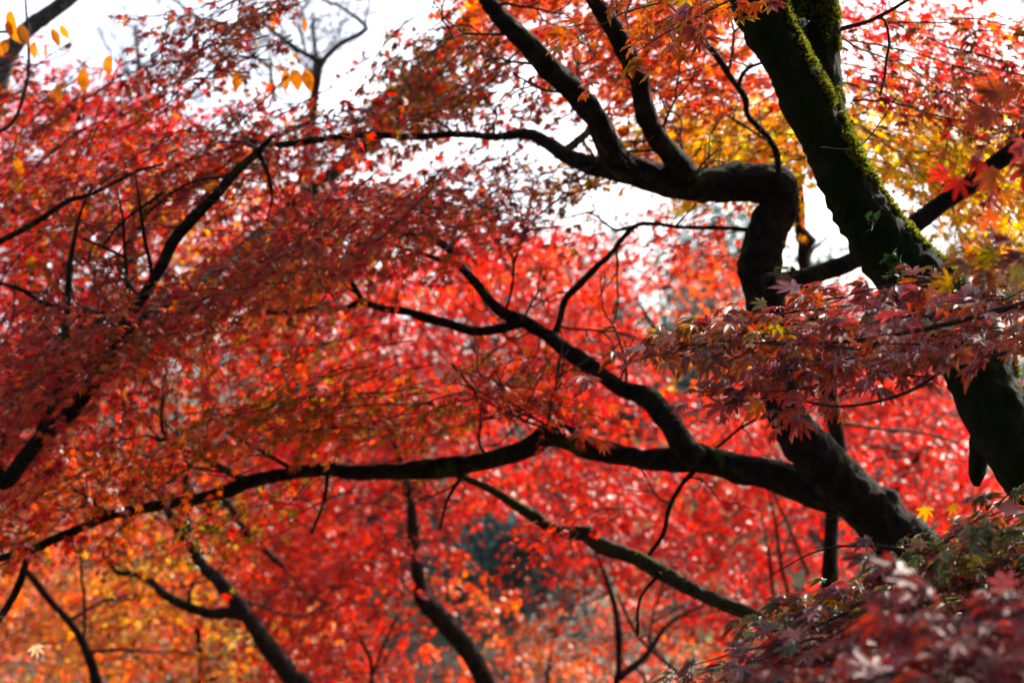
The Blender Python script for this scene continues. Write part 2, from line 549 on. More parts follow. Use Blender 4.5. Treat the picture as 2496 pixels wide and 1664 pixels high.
def inside(pg, x, y):
    r = False
    j = len(pg) - 1
    for i in range(len(pg)):
        if (pg[i, 1] > y) != (pg[j, 1] > y) and x < (pg[j, 0] - pg[i, 0]) * (y - pg[i, 1]) / (pg[j, 1] - pg[i, 1]) + pg[i, 0]:
            r = not r
        j = i
    return r

def build_twigs(name, polys, mat, parent, seg=4):
    groups = {}
    for p in polys:
        groups.setdefault(len(p), []).append(p)
    VV, TT = [], []
    off = 0
    a = 2 * np.pi * np.arange(seg) / seg
    for k, lst in groups.items():
        A = np.array(lst)                       # m,k,4
        p = A[:, :, :3]
        T = np.gradient(p, axis=1)
        T /= np.linalg.norm(T, axis=2, keepdims=True) + 1e-9
        ref = np.array([0.13, 0.9, 0.41])
        u = np.cross(T, ref); u /= np.linalg.norm(u, axis=2, keepdims=True) + 1e-9
        w = np.cross(T, u)
        ring = p[:, :, None, :] + A[:, :, 3][:, :, None, None] * (np.cos(a)[None, None, :, None] * u[:, :, None, :] + np.sin(a)[None, None, :, None] * w[:, :, None, :])
        m = len(A)
        VV.append(ring.reshape(-1, 3))
        i = np.arange(k - 1)[:, None]; s = np.arange(seg)[None, :]; s2 = (s + 1) % seg
        q = np.stack([i * seg + s, i * seg + s2, (i + 1) * seg + s2, (i + 1) * seg + s], -1).reshape(-1, 4)
        TT.append((q[None] + (off + np.arange(m) * k * seg)[:, None, None]).reshape(-1, 4))
        off += m * k * seg
    return mesh_obj(name, np.vstack(VV), np.vstack(TT), mat, parent, smooth=True)

# leaf colours; dark and mid reds have the front layers' shade put in
RED = [(0.42, 0.022, 0.022), (0.52, 0.035, 0.022), (0.58, 0.05, 0.026), (0.6, 0.08, 0.026)]
CRIMSON = [(0.42, 0.018, 0.03), (0.54, 0.03, 0.032), (0.6, 0.055, 0.035)]
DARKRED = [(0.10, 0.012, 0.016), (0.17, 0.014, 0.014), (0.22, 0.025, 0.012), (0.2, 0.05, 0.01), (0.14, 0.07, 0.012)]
ORANGE = [(0.6, 0.075, 0.012), (0.62, 0.15, 0.014), (0.64, 0.25, 0.018)]
YELLOW = [(0.62, 0.18, 0.014), (0.66, 0.32, 0.025), (0.62, 0.4, 0.035), (0.42, 0.36, 0.035)]
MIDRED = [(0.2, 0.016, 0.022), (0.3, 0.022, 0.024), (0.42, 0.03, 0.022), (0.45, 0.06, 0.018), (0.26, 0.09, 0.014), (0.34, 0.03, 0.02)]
RUST = [(0.2, 0.03, 0.012), (0.3, 0.05, 0.012), (0.34, 0.1, 0.012), (0.22, 0.13, 0.015), (0.12, 0.12, 0.02)]
GREENPUR = [(0.18, 0.05, 0.045), (0.13, 0.09, 0.045), (0.085, 0.10, 0.035), (0.14, 0.12, 0.035), (0.28, 0.09, 0.02)]
PURPLE = [(0.2, 0.065, 0.07), (0.26, 0.07, 0.07), (0.31, 0.07, 0.045), (0.42, 0.09, 0.015), (0.3, 0.18, 0.02)]  # mauve tones hold the sky sheen on the leaf tops

def ground_at(x, y):
    return (x, y, terrain_z(x, y))

MAPLES = 'maple trees in autumn leaf'

# unseen crown added above the frame to shade the front leaves
def shade_crown(fo, n, x0, x1, y0, y1, slope, pal, size=0.045, count=60, hole=None):
    g = fo.rng
    for _ in range(n):
        x, y = g.uniform(x0, x1), g.uniform(y0, y1)
        top = CAMZ + y * math.tan(PITCH + math.radians(8.6))
        z = top + g.uniform(0.25, slope)
        if hole is not None:
            q = np.array([x, y, z]); bad = False
            for hp in hole:
                v = q - hp; a = v @ np.array(SDIR)
                if np.linalg.norm(v - a * np.array(SDIR)) < 0.55:
                    bad = True
            if bad:
                continue
        fo.spray(np.array([x, y, z]), unit(np.array([g.normal(-0.4, 1), g.normal(0, 1), -0.1])), unit(np.array([0, -0.1, 1]) + g.normal(0, 0.15, 3)), g.uniform(0.6, 1.1), g.uniform(0.5, 0.8), count, size, pal, twigs=1, tw=0.005)

# ================================================================== 1. mossy maple, right
px = P(2640, 1400, 6.4)
base = ground_at(px[0] + 0.25, px[1])
t = thing('maple_tree', 'thick leaning moss-covered trunk at the right, forking near the top edge', 'tree', base, MAPLES)
trunk_rows = [(1838, -130, 128, 6.6), (1846, 0, 128, 6.6), (1876, 80, 118, 6.6), (1922, 159, 106, 6.6), (1956, 230, 118, 6.6), (2001, 318, 118, 6.6), (2051, 424, 124, 6.6), (2107, 530, 138, 6.6),
              (2188, 637, 150, 6.6), (2262, 716, 165, 6.6), (2330, 800, 165, 6.6), (2388, 900, 160, 6.6), (2425, 1000, 165, 6.55), (2505, 1124, 172, 6.5), (2575, 1240, 175, 6.5), (2650, 1400, 185, 6.4)]
pts = px_path(trunk_rows, 6.5)
pts.append((base[0], base[1], base[2] + 0.25, 0.14)); pts.append((base[0] + 0.05, base[1], base[2] - 0.1, 0.22))
V, T, MT = tube(pts, 64, 0.12, 0.2, lump=0.08)
mesh_obj('trunk', V, T, M_BARKM, t, smooth=True)
stem2 = limb(t, 'limb', [(2035, 300, 60, 6.7), (2012, 212, 78, 6.75), (1998, 120, 95, 6.8), (1988, 50, 110, 6.8), (1984, 0, 114, 6.8), (1978, -130, 112, 6.8)], 6.7, mat=M_BARKM, seg=36, label='second upright mossy stem behind the fork')
limb(t, 'limb', [(2410, 990, 60, 6.7), (2392, 1060, 48, 6.7), (2384, 1120, 44, 6.7), (2383, 1155, 36, 6.7), (2380, 1185, 14, 6.7)], 6.7, mat=M_BARKM, label='short broken stub hanging below the trunk')
limb(t, 'limb', [(2020, 78, 14), (2060, 68, 12), (2115, 53, 10), (2160, 32, 10), (2200, 8, 9), (2260, -30, 8)], 6.8, mat=M_TWIG)
limb(t, 'limb', [(2115, 53, 8), (2150, 45, 8), (2164, 75, 8), (2167, 110, 8), (2160, 150, 8), (2156, 190, 7), (2144, 235, 6)], 6.8, mat=M_TWIG)
# moss fuzz
def moss(parent, s, n, seed, hmin=0.004, hmax=0.014, cover=0.0, bias=None, tmax=1.0):
    g = np.random.default_rng(seed)
    m = int(len(s) * tmax)
    i = g.integers(0, m - 1, n)
    f = g.random(n)[:, None]
    c = s[i] * (1 - f) + s[i + 1] * f
    T = unit(s[i + 1, :3] - s[i, :3])
    u = unit(np.cross(T, np.array([0.0, 1.0, 0.0])))
    w = np.cross(T, u)
    a = g.uniform(0, 2 * math.pi, n)[:, None]
    d = u * np.cos(a) + w * np.sin(a)
    p = c[:, :3] + d * c[:, 3:4] * 1.0
    nv = np.array([1.3 * noise.noise(Vector(q * 7.0)) + 0.9 * noise.noise(Vector(q * 24.0)) for q in p])
    if bias is not None:
        nv = nv + (d @ np.array(bias))
    k = nv > cover
    p, d, nv, T = p[k], d[k], nv[k], T[k]
    m = len(p)
    h = g.uniform(hmin, hmax, m) * (0.6 + np.clip(nv, 0, 1))
    dirv = unit(d + g.normal(0, 0.5, (m, 3)) + np.array([0, 0, 0.25]))
    sidev = unit(np.cross(dirv, g.normal(0, 1, (m, 3))))
    wd = h * 0.22
    b = p - d * 0.003
    tip = p + dirv * h[:, None]
    mid = p + dirv * h[:, None] * 0.5
    V = np.stack([b - sidev * wd[:, None] * .6, b + sidev * wd[:, None] * .6, mid + sidev * wd[:, None], tip, mid - sidev * wd[:, None]], 1).reshape(-1, 3)
    o = (np.arange(m) * 5)[:, None]
    T3 = np.concatenate([o + [0, 1, 2], o + [0, 2, 4], o + [4, 2, 3]])
    c0 = np.array([0.02, 0.026, 0.004]); c1 = np.array([0.11, 0.115, 0.014])
    q = np.clip(g.random(m) * 0.7 + nv * 0.4, 0, 1)[:, None]
    cc = np.repeat(c0 * (1 - q) + c1 * q, 5, axis=0)
    mesh_obj('moss', V, T3, M_MOSSL, parent, col=cc, kind='stuff')
moss(t, MT, 120000, 5, cover=0.75, bias=(1.05, 0.45, 0.1), tmax=0.93)  # moss gathered and paler sunward, so the lit rim is partly colour
moss(t, stem2, 16000, 6, cover=0.25, bias=(0.4, 0, 0.1))
# tufts of lichen and two small ferns growing on the bark
gl = np.random.default_rng(77)
def tuft(parent, name, c, n, size, col, mat, det='oval', updir=(0, -0.5, 0.8), spread=0.7):
    pos = c + gl.normal(0, size * 0.25, (n, 3)); dr = unit(np.array(updir) + gl.normal(0, spread, (n, 3)))
    build_leaves(name, dict(pos=pos, dir=dr, nrm=unit(gl.normal(0, 1, (n, 3))), size=size * gl.uniform(0.5, 1.1, n), col=np.array(col) * gl.uniform(0.7, 1.3, (n, 1))), mat, parent, det, gl)
tuft(t, 'lichen', P(1958, 58, 6.42), 45, 0.012, (0.09, 0.12, 0.11), M_BUSH)
tuft(t, 'lichen', P(1985, 175, 6.5), 40, 0.012, (0.08, 0.1, 0.09), M_BUSH)
tuft(t, 'fern', P(2180, 655, 6.38), 14, 0.05, (0.012, 0.03, 0.008), M_BUSH, updir=(0, -0.7, 0.2))
tuft(t, 'fern', P(2208, 690, 6.38), 9, 0.045, (0.012, 0.03, 0.008), M_BUSH, updir=(0, -0.7, 0.2))
tuft(t, 'fern', P(2125, 540, 6.43), 10, 0.035, (0.012, 0.03, 0.008), M_BUSH, updir=(0, -0.7, 0.3))
fo = Foliage(11)
UR_HOLES = [[(2180, 480), (2330, 500), (2200, 560), (2120, 540)]]
# upper right crown: sunlit red, orange and yellow
fo.region([(1180, -80), (1900, -80), (1880, 210), (1700, 230), (1560, 190), (1330, 110)], 112, 8.8, 11.5, 0.034, RED + ORANGE[:2] + RUST[:2], count=52, length=0.5, width=0.4, dr=(-0.9, -0.2, -0.15), tw=0.0028)
fo.region([(1650, 250), (1930, 240), (2000, 400), (1780, 410), (1500, 330)], 80, 9.0, 12, 0.033, YELLOW + ORANGE[1:] + YELLOW[:1], count=44, length=0.5, width=0.4, nj=0.3)
fo.region([(1900, 230), (2040, 260), (2100, 390), (1980, 370)], 10, 8.5, 10, 0.032, YELLOW + ORANGE, count=40, length=0.5, width=0.4)
fo.region([(2020, -40), (2560, -40), (2560, 330), (2350, 330), (2090, 220)], 66, 8.6, 11, 0.032, RED + CRIMSON + RUST[1:2], count=48, length=0.55, width=0.42, dr=(0.9, 0, -0.2), nj=0.25, tw=0.003)
fo.region([(2080, 240), (2560, 290), (2500, 470), (2300, 480), (2110, 400)], 90, 8.5, 11, 0.033, YELLOW + ORANGE[1:], var=0.15, count=48, length=0.5, width=0.4, dr=(0.9, 0, -0.3), nj=0.3)
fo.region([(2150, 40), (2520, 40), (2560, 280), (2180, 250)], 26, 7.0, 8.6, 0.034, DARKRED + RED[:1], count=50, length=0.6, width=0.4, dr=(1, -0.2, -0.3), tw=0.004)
fo.region([(2330, 560), (2580, 500), (2580, 650), (2260, 650)], 24, 9.5, 11.5, 0.034, RUST + ORANGE, count=70, length=0.6, width=0.5, dr=(-0.8, 0, -0.3))
HOLE = SUNLIT
shade_crown(fo, 140, 1.2, 5.0, 5.4, 7.8, 1.8, RUST + RED[:1], hole=HOLE)
print('mossy crown', fo.finish(t, 1, M_LEAFT, label='orange, yellow and red leaves of the upper right, brightened towards a sunlit look'))

# ================================================================== 2. kinked maple
b2 = P(2680, 1800, 8.3)
base = ground_at(b2[0] + 0.1, b2[1])
t = thing('maple_tree', 'dark maple with trunk bent sharply like a knee and long limbs reaching left', 'tree', base, MAPLES)
rows = [(1700, 452, 72), (1790, 447, 80), (1850, 446, 84), (1892, 452, 88), (1904, 474, 84), (1898, 512, 84), (1878, 545, 86), (1862, 590, 86), (1855, 640, 90), (1862, 716, 94), (1878, 790, 94), (1895, 860, 94), (1911, 985, 92), (1950, 1065, 98),
        (2020, 1145, 104), (2085, 1208, 110), (2165, 1285, 112), (2300, 1410, 122), (2470, 1560, 130), (2600, 1700, 140), (2680, 1800, 145)]
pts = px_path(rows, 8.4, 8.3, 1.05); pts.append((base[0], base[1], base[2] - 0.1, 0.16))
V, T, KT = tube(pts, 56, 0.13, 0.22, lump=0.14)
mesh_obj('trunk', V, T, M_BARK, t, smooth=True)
def K(rows, d0, d1, **k):
    k.setdefault('wmul', 1.12)
    q = limb(t, 'limb', rows, d0, d1, **k)
    KS.append(q)
    return q
KS = []
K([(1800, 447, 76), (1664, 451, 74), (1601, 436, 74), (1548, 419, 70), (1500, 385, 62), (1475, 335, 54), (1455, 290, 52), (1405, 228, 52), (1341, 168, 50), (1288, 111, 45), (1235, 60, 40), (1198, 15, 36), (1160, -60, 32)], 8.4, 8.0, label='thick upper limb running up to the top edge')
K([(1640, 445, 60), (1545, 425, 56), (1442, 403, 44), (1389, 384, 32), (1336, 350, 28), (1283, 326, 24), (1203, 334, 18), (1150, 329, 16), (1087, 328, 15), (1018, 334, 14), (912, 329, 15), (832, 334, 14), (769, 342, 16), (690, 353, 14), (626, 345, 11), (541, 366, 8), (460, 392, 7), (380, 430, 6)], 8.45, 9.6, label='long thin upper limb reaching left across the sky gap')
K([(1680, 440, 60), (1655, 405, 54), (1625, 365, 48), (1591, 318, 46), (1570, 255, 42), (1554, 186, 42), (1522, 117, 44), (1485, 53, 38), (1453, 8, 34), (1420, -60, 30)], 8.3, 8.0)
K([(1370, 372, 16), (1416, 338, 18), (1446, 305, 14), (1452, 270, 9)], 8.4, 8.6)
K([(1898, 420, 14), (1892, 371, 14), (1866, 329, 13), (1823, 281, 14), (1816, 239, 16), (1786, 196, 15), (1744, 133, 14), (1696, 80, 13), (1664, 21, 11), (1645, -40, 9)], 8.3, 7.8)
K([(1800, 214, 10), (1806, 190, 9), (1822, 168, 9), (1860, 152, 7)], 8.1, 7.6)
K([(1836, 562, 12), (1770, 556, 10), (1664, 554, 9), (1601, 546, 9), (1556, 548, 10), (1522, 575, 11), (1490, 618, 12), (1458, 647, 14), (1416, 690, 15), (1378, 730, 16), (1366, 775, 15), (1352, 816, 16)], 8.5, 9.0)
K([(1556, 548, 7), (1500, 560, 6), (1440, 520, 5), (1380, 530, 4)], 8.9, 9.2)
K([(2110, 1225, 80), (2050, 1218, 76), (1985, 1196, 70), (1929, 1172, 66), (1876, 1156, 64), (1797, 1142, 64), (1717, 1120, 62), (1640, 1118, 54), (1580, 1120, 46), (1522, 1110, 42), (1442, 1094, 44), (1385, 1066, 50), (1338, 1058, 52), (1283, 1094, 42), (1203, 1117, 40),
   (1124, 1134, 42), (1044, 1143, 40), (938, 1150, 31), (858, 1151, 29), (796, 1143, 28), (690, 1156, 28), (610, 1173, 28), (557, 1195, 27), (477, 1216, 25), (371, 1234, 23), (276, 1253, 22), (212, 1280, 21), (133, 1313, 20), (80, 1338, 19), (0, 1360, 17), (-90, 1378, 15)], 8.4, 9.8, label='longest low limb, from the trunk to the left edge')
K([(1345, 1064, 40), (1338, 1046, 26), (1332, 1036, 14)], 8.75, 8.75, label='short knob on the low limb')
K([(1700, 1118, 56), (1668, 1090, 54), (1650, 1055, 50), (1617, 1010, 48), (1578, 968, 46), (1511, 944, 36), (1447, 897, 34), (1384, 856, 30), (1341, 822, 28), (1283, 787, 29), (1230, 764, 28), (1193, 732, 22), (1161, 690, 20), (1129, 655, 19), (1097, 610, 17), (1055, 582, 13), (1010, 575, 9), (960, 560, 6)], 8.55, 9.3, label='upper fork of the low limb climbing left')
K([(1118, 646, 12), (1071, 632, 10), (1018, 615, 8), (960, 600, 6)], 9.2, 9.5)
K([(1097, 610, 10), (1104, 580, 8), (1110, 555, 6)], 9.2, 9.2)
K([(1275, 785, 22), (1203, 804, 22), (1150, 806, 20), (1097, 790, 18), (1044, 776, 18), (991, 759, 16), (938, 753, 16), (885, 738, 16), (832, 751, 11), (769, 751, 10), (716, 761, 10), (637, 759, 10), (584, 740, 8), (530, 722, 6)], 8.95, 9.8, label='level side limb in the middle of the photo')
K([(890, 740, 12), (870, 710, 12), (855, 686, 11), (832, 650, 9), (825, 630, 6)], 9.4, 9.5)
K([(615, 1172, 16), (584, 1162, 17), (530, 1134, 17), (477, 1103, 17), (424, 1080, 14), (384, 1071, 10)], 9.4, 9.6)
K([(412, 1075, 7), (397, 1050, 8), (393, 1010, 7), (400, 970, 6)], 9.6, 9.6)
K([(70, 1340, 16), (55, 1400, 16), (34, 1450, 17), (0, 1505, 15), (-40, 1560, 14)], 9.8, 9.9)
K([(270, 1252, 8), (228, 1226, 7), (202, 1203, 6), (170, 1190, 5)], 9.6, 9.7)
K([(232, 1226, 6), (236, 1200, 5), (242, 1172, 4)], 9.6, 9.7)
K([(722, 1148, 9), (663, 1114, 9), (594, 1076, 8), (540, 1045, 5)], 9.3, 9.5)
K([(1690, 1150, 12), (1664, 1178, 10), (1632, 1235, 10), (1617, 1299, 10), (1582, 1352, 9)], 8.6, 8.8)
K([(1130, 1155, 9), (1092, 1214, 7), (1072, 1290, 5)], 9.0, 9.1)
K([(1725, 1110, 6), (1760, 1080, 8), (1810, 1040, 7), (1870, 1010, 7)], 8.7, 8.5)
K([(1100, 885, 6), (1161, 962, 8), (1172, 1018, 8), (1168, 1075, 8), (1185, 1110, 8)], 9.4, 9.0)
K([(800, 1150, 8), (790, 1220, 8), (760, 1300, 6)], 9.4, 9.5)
moss(t, KT, 9000, 8, hmin=0.003, hmax=0.007, cover=0.25, bias=(0.25, 0, 0.3), tmax=0.9)
fo = Foliage(22)
fo.tw += grow_twigs(np.random.default_rng(222), KS, 90, 0.30, 0.006)
DL = (-0.9, -0.15, -0.35)
NV = (0.0, -0.75, 0.9)
# upper left dark canopy
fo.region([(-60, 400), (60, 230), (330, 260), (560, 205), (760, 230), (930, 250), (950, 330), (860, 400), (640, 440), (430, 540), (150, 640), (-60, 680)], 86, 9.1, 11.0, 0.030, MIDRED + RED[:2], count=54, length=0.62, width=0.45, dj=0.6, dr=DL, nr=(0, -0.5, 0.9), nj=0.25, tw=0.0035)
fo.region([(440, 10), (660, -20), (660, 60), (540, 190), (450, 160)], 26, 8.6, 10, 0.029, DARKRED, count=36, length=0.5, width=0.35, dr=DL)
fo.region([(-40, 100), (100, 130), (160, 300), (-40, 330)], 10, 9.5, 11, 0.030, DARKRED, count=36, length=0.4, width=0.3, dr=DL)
# second band: drooping sheet with bluish sheen
fo.region([(-60, 820), (300, 700), (520, 600), (760, 500), (1020, 440), (1230, 470), (1310, 540), (1180, 570), (1010, 560), (860, 610), (740, 650), (560, 730), (430, 790), (300, 880), (140, 990), (-60, 1020)], 112, 8.3, 10.2, 0.030, MIDRED, count=58, length=0.62, width=0.5, dj=0.55, dr=(-0.9, -0.3, -0.3), nr=NV, nj=0.15, tw=0.003, jit=0.3, ldroop=0.15)
fo.region([(560, 650), (760, 600), (900, 590), (880, 650), (720, 700), (560, 740)], 14, 9.4, 10.4, 0.03, RUST, count=60, length=0.5, width=0.4, dr=DL, nr=NV)
# red hanging band left
fo.region([(300, 850), (560, 790), (800, 800), (900, 860), (700, 900), (420, 950)], 20, 9.8, 11.5, 0.031, DARKRED + RED, count=50, length=0.55, width=0.45, dr=(-1, 0, -0.35), nr=NV, nj=0.3)
# thin lower sheet with orange and green
fo.region([(450, 980), (760, 910), (1080, 945), (1250, 960), (1400, 960), (1300, 985), (1120, 1020), (800, 1050), (560, 1040), (400, 1040)], 36, 8.8, 9.8, 0.031, RUST[:4] + RED[1:3] + RED[:1], count=44, length=0.5, width=0.4, dr=(-1, -0.1, -0.12), nr=(0, -0.25, 1), nj=0.12)
fo.region([(1150, 900), (1420, 960), (1440, 990), (1200, 985)], 8, 8.6, 9.2, 0.031, RED + ORANGE, count=36, length=0.42, width=0.3, dr=(1, 0, -0.1), nr=(0, -0.25, 1), nj=0.12)
fo.region([(-60, 1120), (150, 1080), (420, 1000), (620, 1080), (520, 1180), (330, 1200), (120, 1290), (-60, 1340)], 38, 9.2, 11, 0.03, MIDRED + ORANGE[:1] + RUST[2:3] + RED[:1], count=48, length=0.5, width=0.4, dr=(-1, 0, -0.35), nr=NV, nj=0.3)
fo.region([(100, 1240), (380, 1250), (760, 1180), (700, 1300), (300, 1330)], 14, 9.3, 10.6, 0.03, RUST + RED[:2], count=30, length=0.45, width=0.35, dr=(-1, 0, -0.3), nr=NV, nj=0.3)
# between the limbs, with sky showing through
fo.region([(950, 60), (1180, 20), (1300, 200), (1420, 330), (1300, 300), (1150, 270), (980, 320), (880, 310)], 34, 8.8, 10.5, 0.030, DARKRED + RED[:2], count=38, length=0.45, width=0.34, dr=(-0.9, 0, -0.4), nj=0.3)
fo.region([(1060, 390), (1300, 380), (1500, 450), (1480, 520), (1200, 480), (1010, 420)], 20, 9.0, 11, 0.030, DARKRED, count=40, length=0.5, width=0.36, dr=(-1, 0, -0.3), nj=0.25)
fo.region([(1330, 560), (1620, 610), (1820, 640), (1800, 520), (1700, 500), (1480, 480)], 14, 9.5, 12, 0.030, RED, count=32, length=0.45, width=0.34, nj=0.3)
fo.region([(1480, 230), (1560, 210), (1640, 330), (1580, 370), (1500, 350)], 6, 9, 10, 0.03, RED + ORANGE, count=40, length=0.4, width=0.3)
fo.region([(1130, 800), (1290, 860), (1440, 930), (1300, 900), (1140, 870)], 5, 8.8, 9.4, 0.03, RED + RUST, count=36, length=0.4, width=0.3, dr=(-1, 0, -0.2))
shade_crown(fo, 235, -4.5, 1.4, 8.5, 17.0, 3.0, DARKRED + RED[:1], hole=HOLE)
print('kinked crown', fo.finish(t, 1, M_LEAFM, label='layered dark red leaves with a bluish sheen'))

# ================================================================== 3. maple with the sawn limb
b3 = P(2950, 500, 8.0)
base = ground_at(b3[0], b3[1])
t = thing('maple_tree', 'dark bare limb with a sawn-off end rising to the right behind the mossy trunk', 'tree', base, MAPLES)
rows = [(1862, 694, 44), (1885, 692, 50), (1929, 686, 46), (2009, 662, 44), (2089, 631, 44), (2150, 600, 46), (2216, 557, 46), (2274, 513, 44), (2354, 456, 44), (2418, 405, 42), (2496, 348, 42), (2620, 280, 44)]
sl = limb(t, 'limb', rows, 7.7, 7.9, mat=M_BARK, seg=30)
p0 = P(2620, 280, 7.9)
V, T, _ = tube([(p0[0] + 0.05, p0[1], p0[2] + 1.6, 0.03), (p0[0] - 0.02, p0[1], p0[2] + 0.3, 0.06), (p0[0] + 0.2, p0[1], p0[2] - 0.8, 0.08), (base[0], base[1], base[2] + 0.3, 0.10), (base[0], base[1], base[2] - 0.1, 0.15)], 24, 0.1)
mesh_obj('trunk', V, T, M_BARK, t, smooth=True)
# sawn knob facing the viewer with a ring of moss
c = P(1911, 686, 7.62)
kp = [(c[0], c[1] + 0.09, c[2], 0.034), (c[0], c[1] + 0.03, c[2], 0.030), (c[0], c[1] - 0.002, c[2], 0.027)]
V, T, ks = tube(kp, 20, 0.12, 0.4, close=False); mesh_obj('stub', V, T, M_BARK, t, smooth=True, label='sawn branch stub on the limb')
V = [(c[0], c[1] + 0.004, c[2])] + [(c[0] + 0.027 * math.cos(a) * 1.0, c[1] - 0.001, c[2] + 0.027 * math.sin(a)) for a in np.linspace(0, 2 * math.pi, 20, endpoint=False)]
mesh_obj('cut_face', V, [(0, 1 + (i + 1) % 20, 1 + i) for i in range(20)], M_WOOD, t, label='sawn wood face of the branch stub')
moss(t, np.array([P(1890, 664, 7.66).tolist() + [0.012], P(1925, 660, 7.66).tolist() + [0.012], P(1935, 664, 7.66).tolist() + [0.01]]), 900, 9, cover=-1)
fo = Foliage(33)
fo.region([(2600, -300), (3000, -300), (3000, 500), (2760, 500)], 14, 7.2, 8.6, 0.04, RED + RUST, count=60, length=0.7, width=0.5)
fo.region([(2420, 660), (2560, 620), (2600, 700), (2440, 720)], 4, 7.0, 7.6, 0.036, RUST, count=40, length=0.4, width=0.3)
fo.finish(t, 1, M_LEAF)

# ================================================================== 4. near maple reaching in from the right
base = ground_at(2.3, 4.3)
t = thing('maple_tree', 'nearest maple, its sharp purple-red and green star leaves coming in from the right edge', 'tree', base, MAPLES)
V, T, _ = tube([(2.25, 4.3, 3.4, 0.03), (2.2, 4.3, 2.4, 0.05), (2.3, 4.35, 1.3, 0.07), (2.28, 4.3, 0.4, 0.08), (2.3, 4.3, -0.15, 0.11)], 20, 0.1)
mesh_obj('trunk', V, T, M_BARK, t, smooth=True)
def N(rows, d0, d1, **k):
    k.setdefault('mat', M_TWIG)
    return limb(t, 'limb', rows, d0, d1, **k)
N([(1690, 842, 3), (1770, 831, 5), (1900, 838, 7), (2060, 832, 9), (2200, 812, 11), (2350, 780, 14), (2500, 740, 18), (2900, 640, 30), (3900, 500, 60)], 4.5, 4.3)
N([(1760, 985, 3), (1900, 968, 5), (2050, 990, 7), (2200, 960, 9), (2330, 890, 11), (2500, 850, 14), (2900, 760, 30)], 4.6, 4.4)
N([(1880, 1400, 3), (2000, 1340, 5), (2130, 1330, 8), (2290, 1350, 12), (2500, 1330, 22), (2800, 1250, 34), (3600, 1000, 60)], 4.6, 4.3)
N([(1690, 1620, 3), (1900, 1560, 5), (2100, 1480, 8), (2300, 1420, 12), (2520, 1380, 20)], 4.5, 4.4)
N([(2050, 1590, 4), (2200, 1570, 8), (2330, 1610, 12), (2520, 1640, 18)], 3.6, 3.6)
N([(2000, 360, 3), (2100, 352, 3), (2200, 215, 3)], 5.6, 5.6)
fo = Foliage(44)
TL = (-1.0, 0.1, -0.06)
near = dict(petiole=True, tw=0.0022, jit=0.24, ldroop=0.12, droop=0.12)
fo.region([(1620, 815), (1760, 765), (1900, 750), (1950, 790), (1880, 830), (1700, 850)], 12, 4.5, 5.1, 0.032, PURPLE, count=22, length=0.28, width=0.2, dr=TL, dj=0.2, nr=(0, -0.35, 1), nj=0.1, **near)
fo.region([(1900, 745), (2150, 720), (2300, 710), (2540, 670), (2540, 820), (2300, 830), (2120, 850), (1930, 815)], 24, 4.3, 5.3, 0.034, PURPLE[:3] + PURPLE[3:4] + PURPLE[:3] + GREENPUR[3:4] + PURPLE[:3], count=28, length=0.32, width=0.24, dr=TL, dj=0.3, nr=(0, -0.42, 1), nj=0.15, **near)
fo.region([(1830, 890), (1960, 885), (2250, 900), (2080, 925), (1900, 910)], 7, 4.4, 5.0, 0.034, PURPLE[:3] + GREENPUR[:2], count=20, length=0.26, width=0.2, dr=(-1, 0, -0.3), dj=0.25, nr=(0, -0.5, 1), nj=0.15, **near)
fo.region([(2200, 1360), (2330, 1290), (2540, 1210), (2540, 1420), (2400, 1450), (2200, 1470), (2010, 1510), (1980, 1470), (2080, 1410)], 44, 4.2, 5.2, 0.034, GREENPUR + PURPLE[:2], count=28, length=0.32, width=0.24, dr=(-1, 0, -0.16), dj=0.3, nr=(0, -0.3, 1), nj=0.14, **near)
fo.region([(1800, 1640), (1890, 1570), (2000, 1520), (2150, 1500), (2300, 1480), (2200, 1640), (1900, 1700)], 46, 4.1, 5.0, 0.034, PURPLE[:3] + GREENPUR[:3], count=28, length=0.3, width=0.22, dr=(-1, 0, -0.25), dj=0.3, nr=(0, -0.4, 1), nj=0.15, **near)
fo.region([(2250, 1560), (2400, 1490), (2560, 1450), (2560, 1720), (2000, 1720), (2100, 1640)], 40, 2.9, 3.5, 0.034, PURPLE[:3] + GREENPUR[:1], count=18, length=0.24, width=0.2, dr=(-1, 0, -0.2), dj=0.3, nr=(0, -0.5, 1), nj=0.2, **near)
fo.region([(2470, 260), (2560, 240), (2560, 300), (2500, 310)], 2, 3.7, 4.3, 0.035, PURPLE, count=13, length=0.24, width=0.18, dr=(-0.8, 0, -0.6), dj=0.3, nr=(0, -0.8, 0.7), nj=0.3, **near)
fo.region([(2460, 600), (2560, 560), (2560, 690), (2470, 660)], 2, 3.8, 4.4, 0.035, RUST, count=12, length=0.22, width=0.18, nr=(0, -0.8, 0.7), nj=0.3, **near)
fo.region([(1440, 20), (1760, -20), (1800, 40), (1560, 90)], 5, 5.0, 5.8, 0.036, PURPLE + ORANGE, count=18, length=0.3, width=0.22, dr=(-0.9, 0, -0.3), **near)
